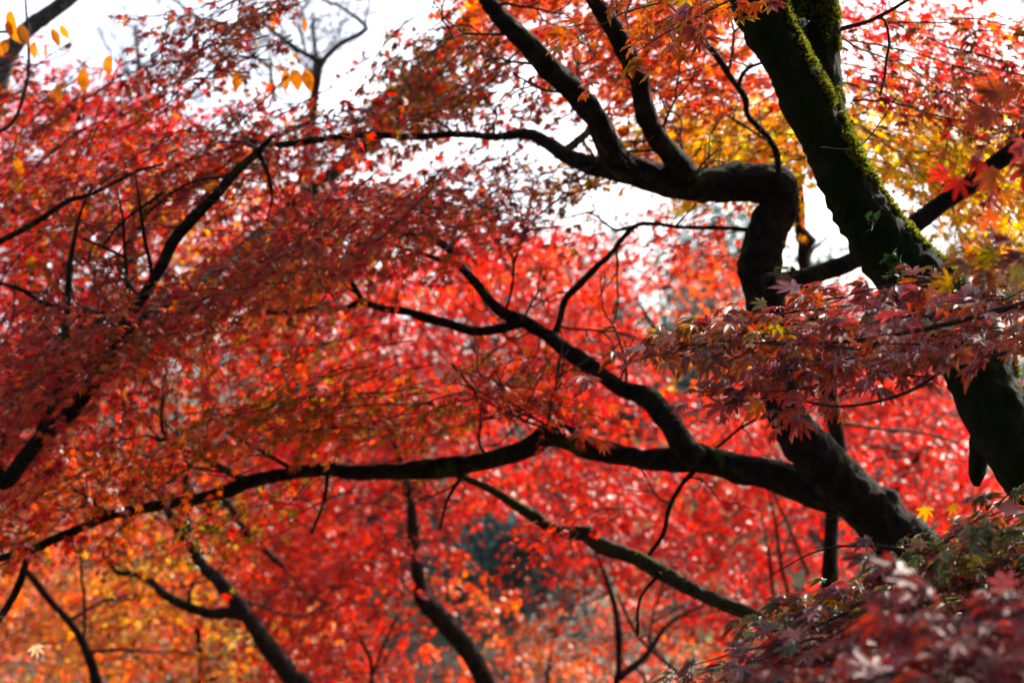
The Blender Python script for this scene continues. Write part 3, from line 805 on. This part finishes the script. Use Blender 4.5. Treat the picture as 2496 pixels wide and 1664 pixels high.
# single leaves that stand alone
def solo(x, y, d, ang, size, col, nrm=(0, -1, 0.3)):
    a = math.radians(ang)
    fo.add(P(x, y, d)[None], (RT * math.cos(a) - UP * math.sin(a) * 1.0 + FW * 0.1)[None], unit(np.array(nrm))[None], np.array([size]), np.array([col]))
solo(2420, 520, 3.9, 120, 0.034, (0.45, 0.08, 0.03)); solo(2450, 470, 4.0, 60, 0.034, (0.45, 0.12, 0.03)); solo(2370, 390, 3.9, 20, 0.034, (0.3, 0.05, 0.05)); solo(2335, 440, 3.8, 100, 0.036, (0.24, 0.045, 0.045)); solo(2305, 425, 3.8, 200, 0.03, (0.4, 0.05, 0.04))
solo(1838, 12, 5.4, 80, 0.034, (0.35, 0.06, 0.015)); solo(1780, 30, 5.4, 130, 0.03, (0.4, 0.09, 0.015)); solo(1800, 8, 5.4, -20, 0.032, (0.4, 0.05, 0.02))
solo(1850, 985, 4.4, 130, 0.042, (0.35, 0.08, 0.02))
solo(2257, 1238, 4.5, 95, 0.026, (0.5, 0.22, 0.015)); solo(2320, 1232, 4.7, 60, 0.022, (0.5, 0.2, 0.015))
print('near', fo.finish(t, 2, M_LEAFN, label='sharp star-shaped leaves, purple-red above and green below'))
# one broad dead leaf caught among them
lf = dict(pos=np.array([P(2425, 1236, 4.3)]), dir=np.array([[1.0, 0.1, -0.03]]), nrm=np.array([[0, -0.8, 0.6]]), size=np.array([0.055]), col=np.array([[0.24, 0.03, 0.025]]))
o = build_leaves('fallen_leaf', lf, M_LEAFN, None, 'oval', np.random.default_rng(1))
o['label'] = 'broad oval dark red leaf lying on the green leaves at the right edge'; o['category'] = 'leaf'
lf = dict(pos=np.array([P(88, 1575, 9.6)]), dir=np.array([[0.25, 0.1, -1.0]]), nrm=np.array([[0.2, -1.0, 0.1]]), size=np.array([0.06]), col=np.array([[0.5, 0.36, 0.25]]))
o = build_leaves('fallen_leaf', lf, M_LEAFN, None, 1, np.random.default_rng(2))
o['label'] = 'pale curled dead leaf hanging above the lower left corner'; o['category'] = 'leaf'

# ================================================================== 5. low sunlit limb, lower middle
b5 = P(2150, 2100, 9.0)
base = ground_at(b5[0], b5[1])
t = thing('maple_tree', 'low grey-green limb rising from the purple leaves at bottom right up towards the centre', 'tree', base, MAPLES)
rows = [(1080, 1150, 10), (1124, 1162, 14), (1198, 1193, 20), (1256, 1230, 23), (1310, 1262, 26), (1345, 1288, 26), (1385, 1297, 30), (1430, 1302, 36), (1469, 1331, 40), (1548, 1359, 38), (1628, 1403, 38), (1680, 1432, 38), (1744, 1463, 36), (1823, 1495, 36), (1920, 1560, 44), (2000, 1660, 60), (2060, 1800, 90)]
pts = px_path(rows, 9.6, 9.0); pts.append((base[0], base[1], base[2] - 0.1, 0.12))
V, T, s5 = tube(pts, 24, 0.12, 0.4, lump=0.15)
mesh_obj('trunk', V, T, bark_mat('grey_green_bark', dark=(0.016, 0.014, 0.011), pale=(0.06, 0.055, 0.042), moss=(0.022, 0.024, 0.008), moss_amt=0.45, lichen=0.2), t, smooth=True)
moss(t, s5, 2500, 19, hmin=0.003, hmax=0.006, cover=0.6, bias=(0, 0, 0.3), tmax=0.7)
limb(t, 'limb', [(1610, 1395, 10), (1560, 1460, 8), (1554, 1548, 8)], 9.2, 9.3)
fo = Foliage(55)
fo.region([(1330, 1270), (1400, 1250), (1420, 1300), (1370, 1320)], 3, 9.0, 9.4, 0.028, RED, count=36, length=0.35, width=0.25)
fo.region([(1000, 1120), (1120, 1120), (1160, 1170), (1060, 1190)], 3, 9.5, 10, 0.028, RED + RUST, count=30, length=0.35, width=0.25)
fo.finish(t, 1)

# ================================================================== 6. slim upright tree behind the kinked trunk
pp = P(2015, 1450, 12.0)
base = ground_at(pp[0], pp[1])
t = thing('maple_tree', 'slim upright trunk standing straight behind the kneed trunk', 'tree', base, MAPLES)
rows = [(1930, 250, 8), (1945, 400, 14), (1952, 493, 20), (1950, 560, 28), (1966, 588, 52), (1958, 612, 32), (1962, 660, 32), (1985, 800, 34), (2020, 960, 38), (2040, 1060, 38), (2046, 1110, 38), (2034, 1200, 38), (2027, 1283, 37), (2022, 1400, 38), (2018, 1600, 42)]
pts = px_path(rows, 12.0); pts.append((base[0], base[1], base[2] - 0.1, 0.08))
V, T, _ = tube(pts, 20, 0.1, 0.5, lump=0.1); mesh_obj('trunk', V, T, M_BARK, t, smooth=True)
limb(t, 'limb', [(2340, 1080, 5), (2250, 1055, 7), (2150, 1045, 8), (2040, 1030, 10)], 12.3, 12.0, mat=M_TWIG)
limb(t, 'limb', [(1960, 640, 9), (1990, 600, 7), (2040, 560, 4)], 12.0, 12.2)
fo = Foliage(66)
fo.region([(1850, 560), (2000, 640), (2080, 700), (1960, 740), (1800, 640)], 7, 11.4, 12.6, 0.030, RED, count=36, length=0.5, width=0.4, nj=0.3)
fo.region([(1700, 460), (1850, 500), (1960, 470), (1930, 380)], 4, 11.5, 12.6, 0.028, RUST, count=28, length=0.5, width=0.4, nj=0.3)

fo.finish(t, 1)

# ================================================================== background maples
BG_HOLES = [[(1560, 640), (1700, 650), (1720, 720), (1600, 750), (1540, 700)], [(1580, 800), (1680, 830), (1700, 960), (1600, 960), (1560, 880)], [(1190, 1290), (1300, 1260), (1440, 1300), (1460, 1400), (1330, 1460), (1240, 1400)],
            [(2090, 1060), (2200, 1050), (2230, 1130), (2120, 1150)], [(440, 1210), (540, 1220), (560, 1290), (470, 1300)], [(1180, 640), (1210, 640), (1210, 660), (1180, 660)]]
def bgtree(label, pal, regions, trunk_rows, dt, limbs, seed, mat=M_BARKR, basepx=None, size=0.04, over=None, ntw=14):
    last = trunk_rows[-1]
    q = P(last[0], last[1], dt)
    base = ground_at(q[0], q[1])
    t = thing('maple_tree', label, 'tree', base, MAPLES)
    pts = px_path(trunk_rows, dt); r = pts[-1][3]
    pts.append((base[0], base[1], base[2] + 0.1 if pts[-1][2] > base[2] + 0.3 else base[2], r * 1.3)); pts.append((base[0] + 0.02, base[1], base[2] - 0.3, r * 1.7))
    V, T, _ = tube(pts, 20, 0.1, 0.6); mesh_obj('trunk', V, T, mat, t, smooth=True)
    src = [_[: int(len(_) * 0.5)]]
    for rows in limbs:
        src.append(limb(t, 'limb', rows, dt, dt + 0.4, mat=mat))
    fo = Foliage(seed)
    fo.tw += grow_twigs(np.random.default_rng(seed + 5000), src, ntw, dt * 0.035, 0.0009 * dt)
    for poly, n, d0, d1, pl, kw in regions:
        k = dict(count=95, length=0.9, width=0.8, dj=0.8, nr=(0.15, -0.45, 0.9), nj=0.45, tw=0.006, twigs=1, jit=0.6, droop=0.2, ldroop=0.35, var=0.5, holes=BG_HOLES)
        k.update(kw)
        fo.region(poly, n, d0, d1, k.pop('size', size), pl, **k)
    print(label[:20], fo.finish(t, 0, M_LEAF))
    return t

# trunk E, left diagonal
bgtree('diagonal trunk at the left whose long limb crosses the sky gap to the top edge', RUST,
       [([(880, 320), (960, 230), (1040, 130), (1120, 20), (1200, -60), (1210, 20), (1100, 190), (980, 310)], 46, 10.8, 11.9, RUST + RED[:1], dict(count=46, length=0.4, width=0.28, dr=(-0.6, 0, -0.6), jit=0.5, size=0.03, tw=0.003)),
        ([(-60, 1000), (200, 960), (420, 1020), (300, 1120), (-60, 1130)], 8, 8.9, 9.6, MIDRED, dict(count=50, length=0.5, width=0.4, jit=0.4, size=0.03, tw=0.003)),
        ([(600, 250), (760, 250), (900, 330), (640, 400)], 6, 9.0, 10, MIDRED, dict(count=44, length=0.5, width=0.4, jit=0.4, size=0.03, tw=0.003))],
       [(668, 330, 6), (645, 352, 13), (626, 373, 19), (573, 421, 23), (525, 478, 24), (472, 530, 27), (424, 586, 27), (395, 645, 28), (345, 730, 28), (302, 796, 30), (287, 843, 32), (233, 925, 38), (186, 988, 44), (135, 1039, 40), (90, 1080, 38), (20, 1170, 42), (-60, 1280, 48)], 8.7,
       [[(300, 830, 26), (380, 755, 26), (480, 690, 30, 10.5), (600, 600, 34, 11.2), (690, 525, 34, 11.6), (790, 440, 32, 11.8), (876, 368, 34, 12), (938, 303, 40, 12), (991, 223, 36, 12), (1023, 175, 38, 12), (1087, 117, 38, 12), (1150, 32, 34, 12), (1180, -60, 30, 12)],
        [(940, 300, 20, 12), (985, 275, 14, 12), (1050, 235, 11, 12), (1120, 190, 8, 12)], [(1000, 205, 14, 12), (980, 180, 10, 12), (985, 150, 7, 12)], [(632, 372, 12), (655, 430, 10), (663, 480, 7), (650, 540, 4)],
        [(70, 1110, 16), (92, 1060, 17), (127, 991, 20), (159, 900, 19), (163, 870, 15), (160, 840, 10)], [(150, 880, 16), (160, 800, 16), (165, 740, 16), (170, 650, 15), (180, 590, 11), (196, 520, 8), (225, 450, 4)], [(-30, 680, 9), (0, 690, 9), (53, 706, 11), (106, 738, 11), (150, 750, 9)],
        [(290, 843, 11), (230, 886, 10), (165, 885, 10)], [(-40, 610, 15), (90, 540, 15), (160, 493, 13), (230, 470, 10), (330, 420, 8), (400, 400, 6)], [(205, 582, 9), (260, 606, 10), (330, 640, 10)], [(330, 420, 4), (342, 505, 8), (352, 580, 10), (366, 640, 10), (372, 700, 10)], [(285, 460, 4), (300, 540, 7), (306, 640, 9), (316, 740, 9)],
        [(395, 470, 10), (300, 540, 8), (250, 600, 6)], [(560, 430, 8), (480, 440, 7), (420, 470, 6), (360, 520, 5)]], 101, mat=M_BARK, ntw=40)
bgtree('crimson maple filling the upper left behind the dark canopy, its trunk leaning out of frame', CRIMSON,
       [([(-150, 300), (60, 160), (200, 150), (330, 190), (480, 260), (560, 330), (560, 700), (420, 900), (200, 1100), (-150, 1250)], 190, 15, 20, CRIMSON + RED[:2], {}),
        ([(150, 180), (210, 120), (290, 150), (400, 260), (150, 300)], 14, 15, 17, CRIMSON, dict(count=50)),
        ([(420, 330), (650, 380), (640, 560), (480, 640), (380, 520)], 20, 14, 16, ORANGE + YELLOW[:2], dict(count=36)),
        ([(640, 470), (820, 380), (1000, 420), (1200, 540), (1300, 620), (1250, 760), (900, 760), (640, 740), (560, 600)], 110, 15, 20, CRIMSON + RED, {})],
       [(330, 540, 8), (300, 640, 12), (250, 760, 18), (150, 900, 26), (0, 1100, 34), (-150, 1300, 40)], 14.5,
       [[(250, 760, 10), (330, 700, 8), (420, 660, 6)]], 109)
# tree D, lower left, orange-yellow
bgtree('curved brown trunk in the lower left, forked, under orange leaves', ORANGE,
       [([(60, 1330), (300, 1240), (620, 1260), (700, 1360), (840, 1500), (860, 1720), (-60, 1720), (-60, 1500)], 46, 18.5, 20, RED[2:] + ORANGE, dict(count=60)),
        ([(-60, 1380), (60, 1330), (420, 1260), (560, 1400), (420, 1720), (-60, 1720)], 36, 24, 26, RED[1:] + ORANGE[:2], {}),
        ([(-60, 1100), (300, 1050), (650, 1050), (700, 1250), (300, 1300), (-60, 1330)], 50, 18.6, 21, RED + ORANGE, {}),
        ([(600, 1380), (760, 1400), (900, 1500), (780, 1560), (640, 1480)], 10, 16.3, 17.2, RED[:3], {})],
       [(330, 1130, 7), (375, 1190, 13), (410, 1245, 20), (430, 1283, 26), (467, 1325, 32), (493, 1378, 33), (536, 1416, 36), (573, 1463, 42), (610, 1511, 42), (653, 1575, 45), (706, 1644, 46), (760, 1760, 50)], 14.6,
       [[(600, 1500, 30), (560, 1492, 30), (515, 1495, 27), (462, 1479, 25), (408, 1453, 22), (366, 1416, 20), (325, 1398, 16), (287, 1394, 14), (260, 1360, 12), (244, 1335, 10)],
        [(470, 1325, 20), (456, 1267, 18), (456, 1203, 20), (451, 1108, 18), (445, 1060, 12)], [(440, 1290, 16), (400, 1220, 14), (370, 1170, 12)],
        [(536, 1206, 14), (573, 1251, 16), (600, 1299, 18), (653, 1347, 16), (690, 1380, 12)],
        [(60, 1385, 14), (85, 1416, 16), (127, 1469, 18), (175, 1522, 20), (207, 1575, 22), (232, 1650, 28), (245, 1740, 30)], [(196, 1290, 7), (198, 1400, 8), (206, 1470, 9), (206, 1560, 8)]], 103)
bgtree('golden yellow maple glowing low at the left behind the curved brown trunk', YELLOW,
       [([(230, 1300), (560, 1330), (800, 1420), (780, 1640), (600, 1720), (200, 1720), (120, 1480)], 56, 22.5, 24.0, YELLOW[:3] + ORANGE[1:], dict(count=80, var=0.3)),
        ([(200, 1280), (560, 1310), (840, 1420), (820, 1680), (200, 1720)], 48, 22.3, 24.0, RED[1:] + ORANGE, dict(count=80)),
        ([(-60, 1330), (200, 1290), (200, 1720), (-60, 1720)], 34, 22.5, 24.0, ORANGE + RED[2:], dict(count=80))],
       [(470, 1400, 8), (480, 1500, 13), (490, 1640, 18), (500, 1760, 22)], 23.0, [[(480, 1500, 8), (420, 1440, 6), (380, 1380, 4)]], 110)
# tree C, bottom centre
bgtree('bent brown trunk at the bottom centre with a bright red crown', RED,
       [([(560, 740), (900, 760), (1250, 800), (1420, 920), (1500, 1080), (1450, 1240), (1200, 1230), (960, 1260), (640, 1260), (560, 1000)], 190, 17, 22, RED + CRIMSON, {}),
        ([(660, 1240), (960, 1240), (1060, 1330), (900, 1420), (1000, 1560), (960, 1720), (760, 1720), (640, 1400)], 75, 17, 21, RED, {}),
        ([(900, 1280), (1060, 1290), (1010, 1400), (1020, 1500), (900, 1470)], 8, 15.2, 15.8, RED[:3], dict(count=60, length=0.6, width=0.5))],
       [(930, 1010, 6), (962, 1080, 10), (985, 1150, 15), (1000, 1215, 20), (1005, 1260, 25), (1007, 1299, 28), (1018, 1389, 32), (1030, 1455, 44), (1071, 1501, 48), (1108, 1543, 46), (1145, 1591, 45), (1190, 1680, 48), (1220, 1800, 52)], 15.6,
       [[(880, 1560, 8), (905, 1620, 10), (900, 1720, 12)], [(970, 1500, 7), (940, 1560, 8), (910, 1640, 9)], [(1092, 885, 8), (1040, 815, 6), (1000, 770, 5)], [(1160, 960, 8), (1195, 880, 7), (1215, 820, 6)], [(1150, 930, 7), (1120, 860, 6)]], 104)
# tree F: centre right red
bgtree('red maple filling the gap between the kneed trunk and the low limb', CRIMSON,
       [([(1450, 1080), (1700, 1060), (1960, 1080), (2040, 1160), (2040, 1500), (1850, 1500), (1680, 1430), (1560, 1420), (1480, 1330), (1430, 1200)], 95, 16, 21, CRIMSON + RED[:3], {}),
        ([(1420, 820), (1560, 840), (1660, 950), (1900, 960), (1960, 1080), (1560, 1080), (1430, 940)], 40, 17, 22, CRIMSON + RED, {}),
        ([(1250, 560), (1500, 600), (1560, 640), (1540, 780), (1640, 900), (1420, 880), (1290, 760)], 44, 16, 21, RED, {}),
        ([(1540, 620), (1860, 660), (1860, 740), (1640, 740), (1560, 680)], 16, 16, 20, RED + ORANGE, dict(count=55)),
        ([(1640, 800), (1760, 830), (1860, 880), (1700, 900)], 4, 16, 17, YELLOW + ORANGE, dict(count=35, length=.5, width=.4))],
       [(1450, 1340, 4), (1474, 1400, 9), (1492, 1453, 14), (1506, 1522, 16), (1508, 1628, 15), (1500, 1740, 18)], 15.0,
       [[(1505, 1450, 8), (1554, 1548, 8), (1601, 1596, 9), (1680, 1660, 10)], [(1510, 1650, 20), (1575, 1596, 16), (1630, 1520, 10), (1720, 1470, 8)], [(1868, 1180, 3), (1890, 1270, 7), (1905, 1380, 10), (1930, 1470, 11)], [(1880, 1190, 6), (1930, 1300, 7), (1970, 1400, 8)], [(1855, 1240, 3), (1870, 1330, 6), (1880, 1400, 9), (1885, 1480, 9)], [(1560, 745, 8), (1640, 850, 12), (1740, 900, 14), (1800, 930, 14)]], 105)
# tree G: right red
bgtree('crimson maple seen between the kneed trunk and the mossy trunk', CRIMSON,
       [([(1980, 930), (2360, 900), (2420, 1060), (2600, 1200), (2560, 1350), (2200, 1300), (2060, 1150)], 90, 16, 21, CRIMSON + RED[:3], {}),
        ([(2020, 700), (2260, 720), (2360, 850), (2320, 950), (2000, 940), (1980, 800)], 26, 16, 20, RED, {}),
        ([(2040, 1300), (2560, 1340), (2560, 1560), (2060, 1560)], 30, 16, 21, CRIMSON, {})],
       [(2290, 1080, 8), (2230, 1120, 14), (2180, 1200, 18), (2150, 1350, 24), (2140, 1560, 30), (2140, 1800, 36)], 18.0,
       [[(2120, 1130, 7), (2190, 1095, 9), (2260, 1060, 7)]], 106)
# tree H: orange low centre
bgtree('thin orange sapling at the bottom centre before the grey bushes', ORANGE,
       [([(1060, 1340), (1180, 1380), (1340, 1460), (1440, 1580), (1700, 1600), (1740, 1720), (1100, 1720), (1100, 1560)], 42, 19, 23, ORANGE[:2] + RED[2:], dict(count=60)),
        ([(1240, 1290), (1420, 1310), (1420, 1440), (1260, 1420)], 6, 18, 20, ORANGE[:2] + RED[2:], dict(count=22)),
        ([(1420, 1420), (1600, 1440), (1900, 1520), (1800, 1600), (1560, 1580)], 20, 18, 22, RED + ORANGE[:1], dict(count=60))],
       [(1380, 1480, 5), (1350, 1560, 7), (1330, 1660, 9), (1320, 1780, 12)], 20.0,
       [[(1340, 1540, 4), (1390, 1510, 4), (1450, 1490, 3)]], 107)

# ------------------------------------------------------------------ trees with other leaves: grey trunk and bare tree
q = P(-150, 700, 13.5)
base = ground_at(q[0], q[1])
t = thing('cherry_tree', 'pale grey trunk curving out of the top left corner with a few broad tan leaves', 'tree', base)
pts = px_path([(250, -80, 36), (165, 0, 38), (112, 38, 40), (60, 80, 44), (18, 140, 48), (-15, 240, 52), (-60, 420, 56), (-150, 700, 60)], 13.5); pts.append((base[0], base[1], base[2] - 0.1, 0.13))
V, T, _ = tube(pts, 22, 0.08, 0.5); mesh_obj('trunk', V, T, M_BARKG, t, smooth=True)
limb(t, 'limb', [(-30, 330, 10), (30, 300, 9), (66, 200, 8), (70, 120, 8), (64, 30, 6), (60, -40, 5)], 9.6, 9.6, mat=M_TWIG)
limb(t, 'limb', [(-60, 80, 8), (20, 78, 7), (50, 80, 5)], 9.6, 9.6, mat=M_TWIG)
ov = []
for x, y, a, s in [(28, 25, 95, .095), (45, 60, 60, .085), (20, 95, 120, .08), (85, 100, 100, .07), (105, 105, 70, .07), (125, 70, 60, .075), (20, 50, 80, .09), (205, 165, 95, .10), (140, 205, 85, .075), (270, 135, 110, .08),
                   (580, 170, 95, .085), (700, 170, 100, .08), (718, 168, 80, .085), (742, 170, 70, .085), (668, 20, 95, .07), (742, 45, 90, .05), (40, 380, 80, .08), (45, 425, 95, .08), (355, 480, 100, .10), (390, 500, 85, .08), (520, 430, 95, .11), (560, 370, 40, .07),
                   (155, 520, 50, .09), (75, 620, 90, .08), (105, 655, 60, .07), (215, 590, 60, .08), (430, 560, 120, .08), (150, 60, 75, .06), (645, 380, 60, .06)]:
    a = math.radians(a)
    ov.append((P(x, y, 9.5), RT * math.cos(a) - UP * math.sin(a), s))
g9 = np.random.default_rng(9)
build_leaves('crown', dict(pos=np.array([o[0] for o in ov]), dir=np.array([o[1] for o in ov]), nrm=unit(np.array([0, -1.0, 0.2]) + g9.normal(0, 0.4, (len(ov), 3))), size=np.array([o[2] for o in ov]),
             col=np.array([0.38, 0.16, 0.07]) * g9.uniform(0.55, 1.0, (len(ov), 1))), M_LEAF, t, 'oval', g9, label='a few broad tan leaves hanging singly')

def bare_tree(label, rows, dt, limbs, seed, mat, ntw=60, down=None, twr=0.006, spread=0.6, region=None):
    q = P(rows[-1][0], rows[-1][1], rows[-1][3] if len(rows[-1]) > 3 else dt)
    base = ground_at(q[0], q[1])
    t = thing('bare_tree', label, 'tree', base)
    pts = px_path(rows, dt); r = pts[-1][3]; pts.append((base[0], base[1], base[2] - 0.2, r * 2))
    V, T, s = tube(pts, 12, 0.08, 1.0); mesh_obj('trunk', V, T, mat, t, smooth=True)
    src = [s[: int(len(s) * 0.5)]]
    for rw in limbs:
        src.append(limb(t, 'limb', rw, dt, dt + 0.3, mat=mat))
    g = np.random.default_rng(seed)
    tw = []
    def grow(p, d, L, r, lev):
        n = 5
        pts = [p]
        for _ in range(n - 1):
            d = unit(d + g.normal(0, 0.22, 3) + np.array([0, 0, 0.05]))
            pts.append(pts[-1] + d * L / (n - 1))
        tw.append(np.column_stack([np.array(pts), r * np.linspace(1, 0.6, n)]))
        if lev > 0:
            for k in (2, 3, 4):
                for _ in range(1 + (g.random() < 0.5)):
                    grow(pts[k], unit(d + g.normal(0, spread, 3)), L * g.uniform(0.45, 0.75), r * 0.6, lev - 1)
    for _ in range(ntw):
        s = src[g.integers(0, len(src))]
        i = g.integers(0, len(s) - 1)
        grow(s[i, :3], unit(g.normal(0, 1, 3) + np.array([0, 0, 0.8])), dt * g.uniform(0.012, 0.028), min(s[i, 3] * 0.5, twr), 2)
    build_twigs('twigs', tw, M_TWIG, t)
    return t
bare_tree('leafless dark forked tree standing against the white sky at the top left centre', [(785, 140, 15), (780, 165, 17), (772, 200, 19), (765, 260, 22, 17.6), (750, 400, 26, 20), (730, 600, 30, 24), (700, 1100, 44, 26)], 17,
          [[(785, 165, 15), (770, 146, 14), (727, 122, 13), (679, 88, 11), (631, 46, 9), (590, 10, 8), (550, -30, 7)], [(782, 160, 15), (800, 135, 14), (832, 106, 13), (874, 85, 12), (892, 66, 11), (858, 36, 9), (832, 18, 8), (790, 0, 7), (740, -30, 6)],
           [(668, 240, 12), (662, 200, 12), (660, 152, 9)], [(659, 168, 10), (615, 133, 8), (573, 106, 7), (540, 82, 6), (480, 40, 6), (415, -5, 6)], [(700, -20, 7), (631, 48, 8), (573, 113, 8), (520, 172, 8), (456, 235, 8), (400, 310, 7)], [(745, 122, 7), (735, 90, 7), (728, 45, 6), (750, 10, 5)]], 201, M_TWIG, ntw=60, twr=0.005)
for i, (x, y, lab) in enumerate([(330, 60, 'faint pale leafless treetop at the far upper left against the sky'), (760, 30, 'faint pale leafless treetop behind the dark forked bare tree')]):
    bare_tree(lab, [(x, y, 8), (x + 5, y + 60, 12), (x + 8, y + 140, 16), (x - 5, y + 400, 28), (x - 10, y + 900, 40)], 34, [[(x, y + 120, 9), (x + 60, y + 60, 6), (x + 90, y - 20, 4)], [(x, y + 150, 9), (x - 60, y + 70, 6), (x - 90, y, 4)]], 210 + i, M_BARKG, ntw=26, twr=0.008)

# mossy trunk foot in the lower left corner
q = P(-30, 1700, 7.5)
t = thing('mossy_stump', 'bright mossy top of an old stump in the lower left corner', 'stump', ground_at(q[0], q[1]))
p1 = P(-12, 1668, 7.5)
V, T, ss = tube([(p1[0], p1[1], p1[2] - 0.02, 0.055), (p1[0] - 0.02, p1[1], p1[2] - 0.14, 0.10), (p1[0] - 0.05, p1[1], p1[2] - 0.5, 0.13), (t.location[0], t.location[1], 0.1, 0.16), (t.location[0], t.location[1], -0.1, 0.2)], 26, 0.12)
mesh_obj('trunk', V, T, M_BARKM, t, smooth=True)
moss(t, ss, 16000, 31, cover=-0.5)

# ------------------------------------------------------------------ hillside: evergreen trees, bushes, dry grass
def bush(name, label, cat, x, y, w, h, pal, n, seed, size=0.06, trunk=True, group=None):
    base = ground_at(x, y)
    t = thing(name, label, cat, base, group)
    g = np.random.default_rng(seed)
    nc = max(10, n // 160)
    cc = g.normal(0, 1, (nc, 3)); cc = unit(cc) * (g.random((nc, 1)) ** 0.4)
    cc = cc * np.array([w / 2, w / 2, h / 2]) + np.array([x, y, base[2] + h * 0.55])
    i = g.integers(0, nc, n)
    pos = cc[i] + g.normal(0, 1, (n, 3)) * np.array([w, w, h * 0.7]) * 0.085
    pal = np.array(pal)
    tint = g.random(nc)
    k = np.clip(tint[i] * 0.6 + g.random(n) * 0.5, 0, 0.99) * (len(pal) - 1)
    a = k.astype(int); f = (k - a)[:, None]
    col = (pal[a] * (1 - f) + pal[a + 1] * f) * g.uniform(0.7, 1.3, (n, 1))
    if trunk:
        V, T, _ = tube([(x, y, base[2] + h * 0.8, 0.02 * h), (x + 0.05 * w, y, base[2] + h * 0.4, 0.03 * h), (x, y, base[2] - 0.2, 0.05 * h)], 10, 0.1); mesh_obj('trunk', V, T, M_BARKG, t, smooth=True)
    build_leaves('crown', dict(pos=pos, dir=unit(g.normal(0, 1, (n, 3))), nrm=unit(g.normal(0, 1, (n, 3)) + np.array([0, 0, 0.6])), size=size * g.uniform(0.6, 1.4, n), col=col), M_BUSH, t, 'oval', g)
TEAL = [(0.025, 0.055, 0.055), (0.04, 0.08, 0.075), (0.07, 0.12, 0.11), (0.11, 0.15, 0.13)]
GREY = [(0.14, 0.13, 0.1), (0.22, 0.21, 0.17), (0.32, 0.3, 0.24)]
YGREEN = [(0.1, 0.13, 0.03), (0.25, 0.27, 0.07), (0.35, 0.32, 0.1)]
k = 0
HG = 'evergreens on the far hillside'
spots = [(1620, 55, 4.2, 6.5, 'tall dusky evergreen in the gap left of the kneed trunk'), (1720, 62, 5, 7.5, 'broad dusky evergreen right behind the kneed trunk on the hill'), (1480, 60, 4, 6, 'dusky evergreen behind the centre of the red foliage'),
         (1240, 48, 4, 5.0, 'dark blue-green evergreen seen through the bottom centre gap'), (1380, 46, 3.2, 3.4, 'low blue-green evergreen at the bottom centre gap, right one'), (2150, 50, 4, 6, 'blue-green evergreen between the kneed and mossy trunks'),
         (2330, 58, 5, 7, 'blue-green evergreen behind the mossy trunk'), (1980, 56, 4, 6, 'blue-green evergreen behind the slim upright trunk'), (900, 52, 5, 6, 'evergreen far behind the red maples left of centre'), (500, 50, 5, 6.5, 'evergreen far behind the golden leaves at lower left'), (100, 54, 5, 6.5, 'evergreen far behind the left edge'),
         (1150, 57, 5.5, 7.6, 'tall evergreen far behind the long low limb, centre'), (1340, 56, 5, 7.0, 'evergreen far behind the upper fork of the low limb'), (1850, 60, 5, 7.2, 'evergreen far behind the lower half of the kneed trunk'), (700, 58, 5.5, 7, 'evergreen far behind the level side limb at left')]
for x, d, w, h, lab in spots:
    q = P(x, 832, d)
    bush('evergreen_tree', lab, 'tree', q[0], q[1], w, h, TEAL, 4200, 300 + k, 0.16, group=HG); k += 1
for x, d, w, h, pal, lab in [(1180, 30, 1.6, 1.6, GREY, 'dry grey bush left in the bottom centre gap'), (1330, 31, 1.8, 1.7, GREY, 'dry grey bush in the middle of the bottom centre gap'), (1440, 32, 1.6, 1.7, GREY, 'dry grey bush right in the bottom centre gap'),
                             (1560, 33, 1.8, 1.8, YGREEN, 'yellow-green bush below the low sunlit limb'), (1500, 30, 2.4, 3.4, GREY, 'pale twiggy shrub glimpsed left of the kneed trunk'), (520, 33, 2.4, 2.6, YGREEN, 'pale yellow-green shrub glimpsed under the left low limb'), (760, 34, 2.4, 2.2, GREY, 'dry grey shrub behind the lower left trunk'),
                             (1660, 40, 2.6, 4.6, YGREEN, 'yellow-green shrub in the teal gap left of the kneed trunk')]:
    q = P(x, 832, d)
    bush('bush', lab, 'bush', q[0], q[1], w, h, pal, 2600, 300 + k, 0.07); k += 1
# dry grass on the bank
g = np.random.default_rng(500)
n = 40000
x = g.uniform(-9, 9, n); y = g.uniform(22, 60, n)
z = np.array([terrain_z(a, b) for a, b in zip(x, y)])
h = g.uniform(0.15, 0.5, n)
lean = g.normal(0, 0.35, (n, 2)) * h[:, None]
sx = g.uniform(-1, 1, n) * 0.02 + 0.012
V = np.stack([np.column_stack([x - sx, y, z]), np.column_stack([x + sx, y + sx, z]), np.column_stack([x + lean[:, 0], y + lean[:, 1], z + h])], 1).reshape(-1, 3)
cc = np.repeat(np.array([0.26, 0.23, 0.14]) * g.uniform(0.5, 1.3, (n, 1)), 3, axis=0)
mesh_obj('grass', V, np.arange(3 * n).reshape(-1, 3), M_BUSH, None, col=cc, kind='stuff')['label'] = 'dry pale grass covering the bank behind the maples'

# unseen evergreens added beside and behind the camera to block sky light
for x, y, w, h, lab in [(-4.5, -7, 8, 11, 'unseen evergreen added behind the camera to block sky light, left one'), (4.5, -8, 8, 11, 'unseen evergreen added behind the camera to block sky light, right one'), (0, -14, 10, 14, 'unseen evergreen added farther behind the camera to block sky light'),
                        (-9, -1, 6.5, 9, 'unseen evergreen added outside the left edge to block sky light'), (9.5, -1, 6.5, 9, 'unseen evergreen added outside the right edge to block sky light')]:
    bush('evergreen_tree', lab, 'tree', x, y, w, h, TEAL[:2] + TEAL[1:2], 9000, 800 + k, 0.34, group='unseen evergreens added to block sky light'); k += 1
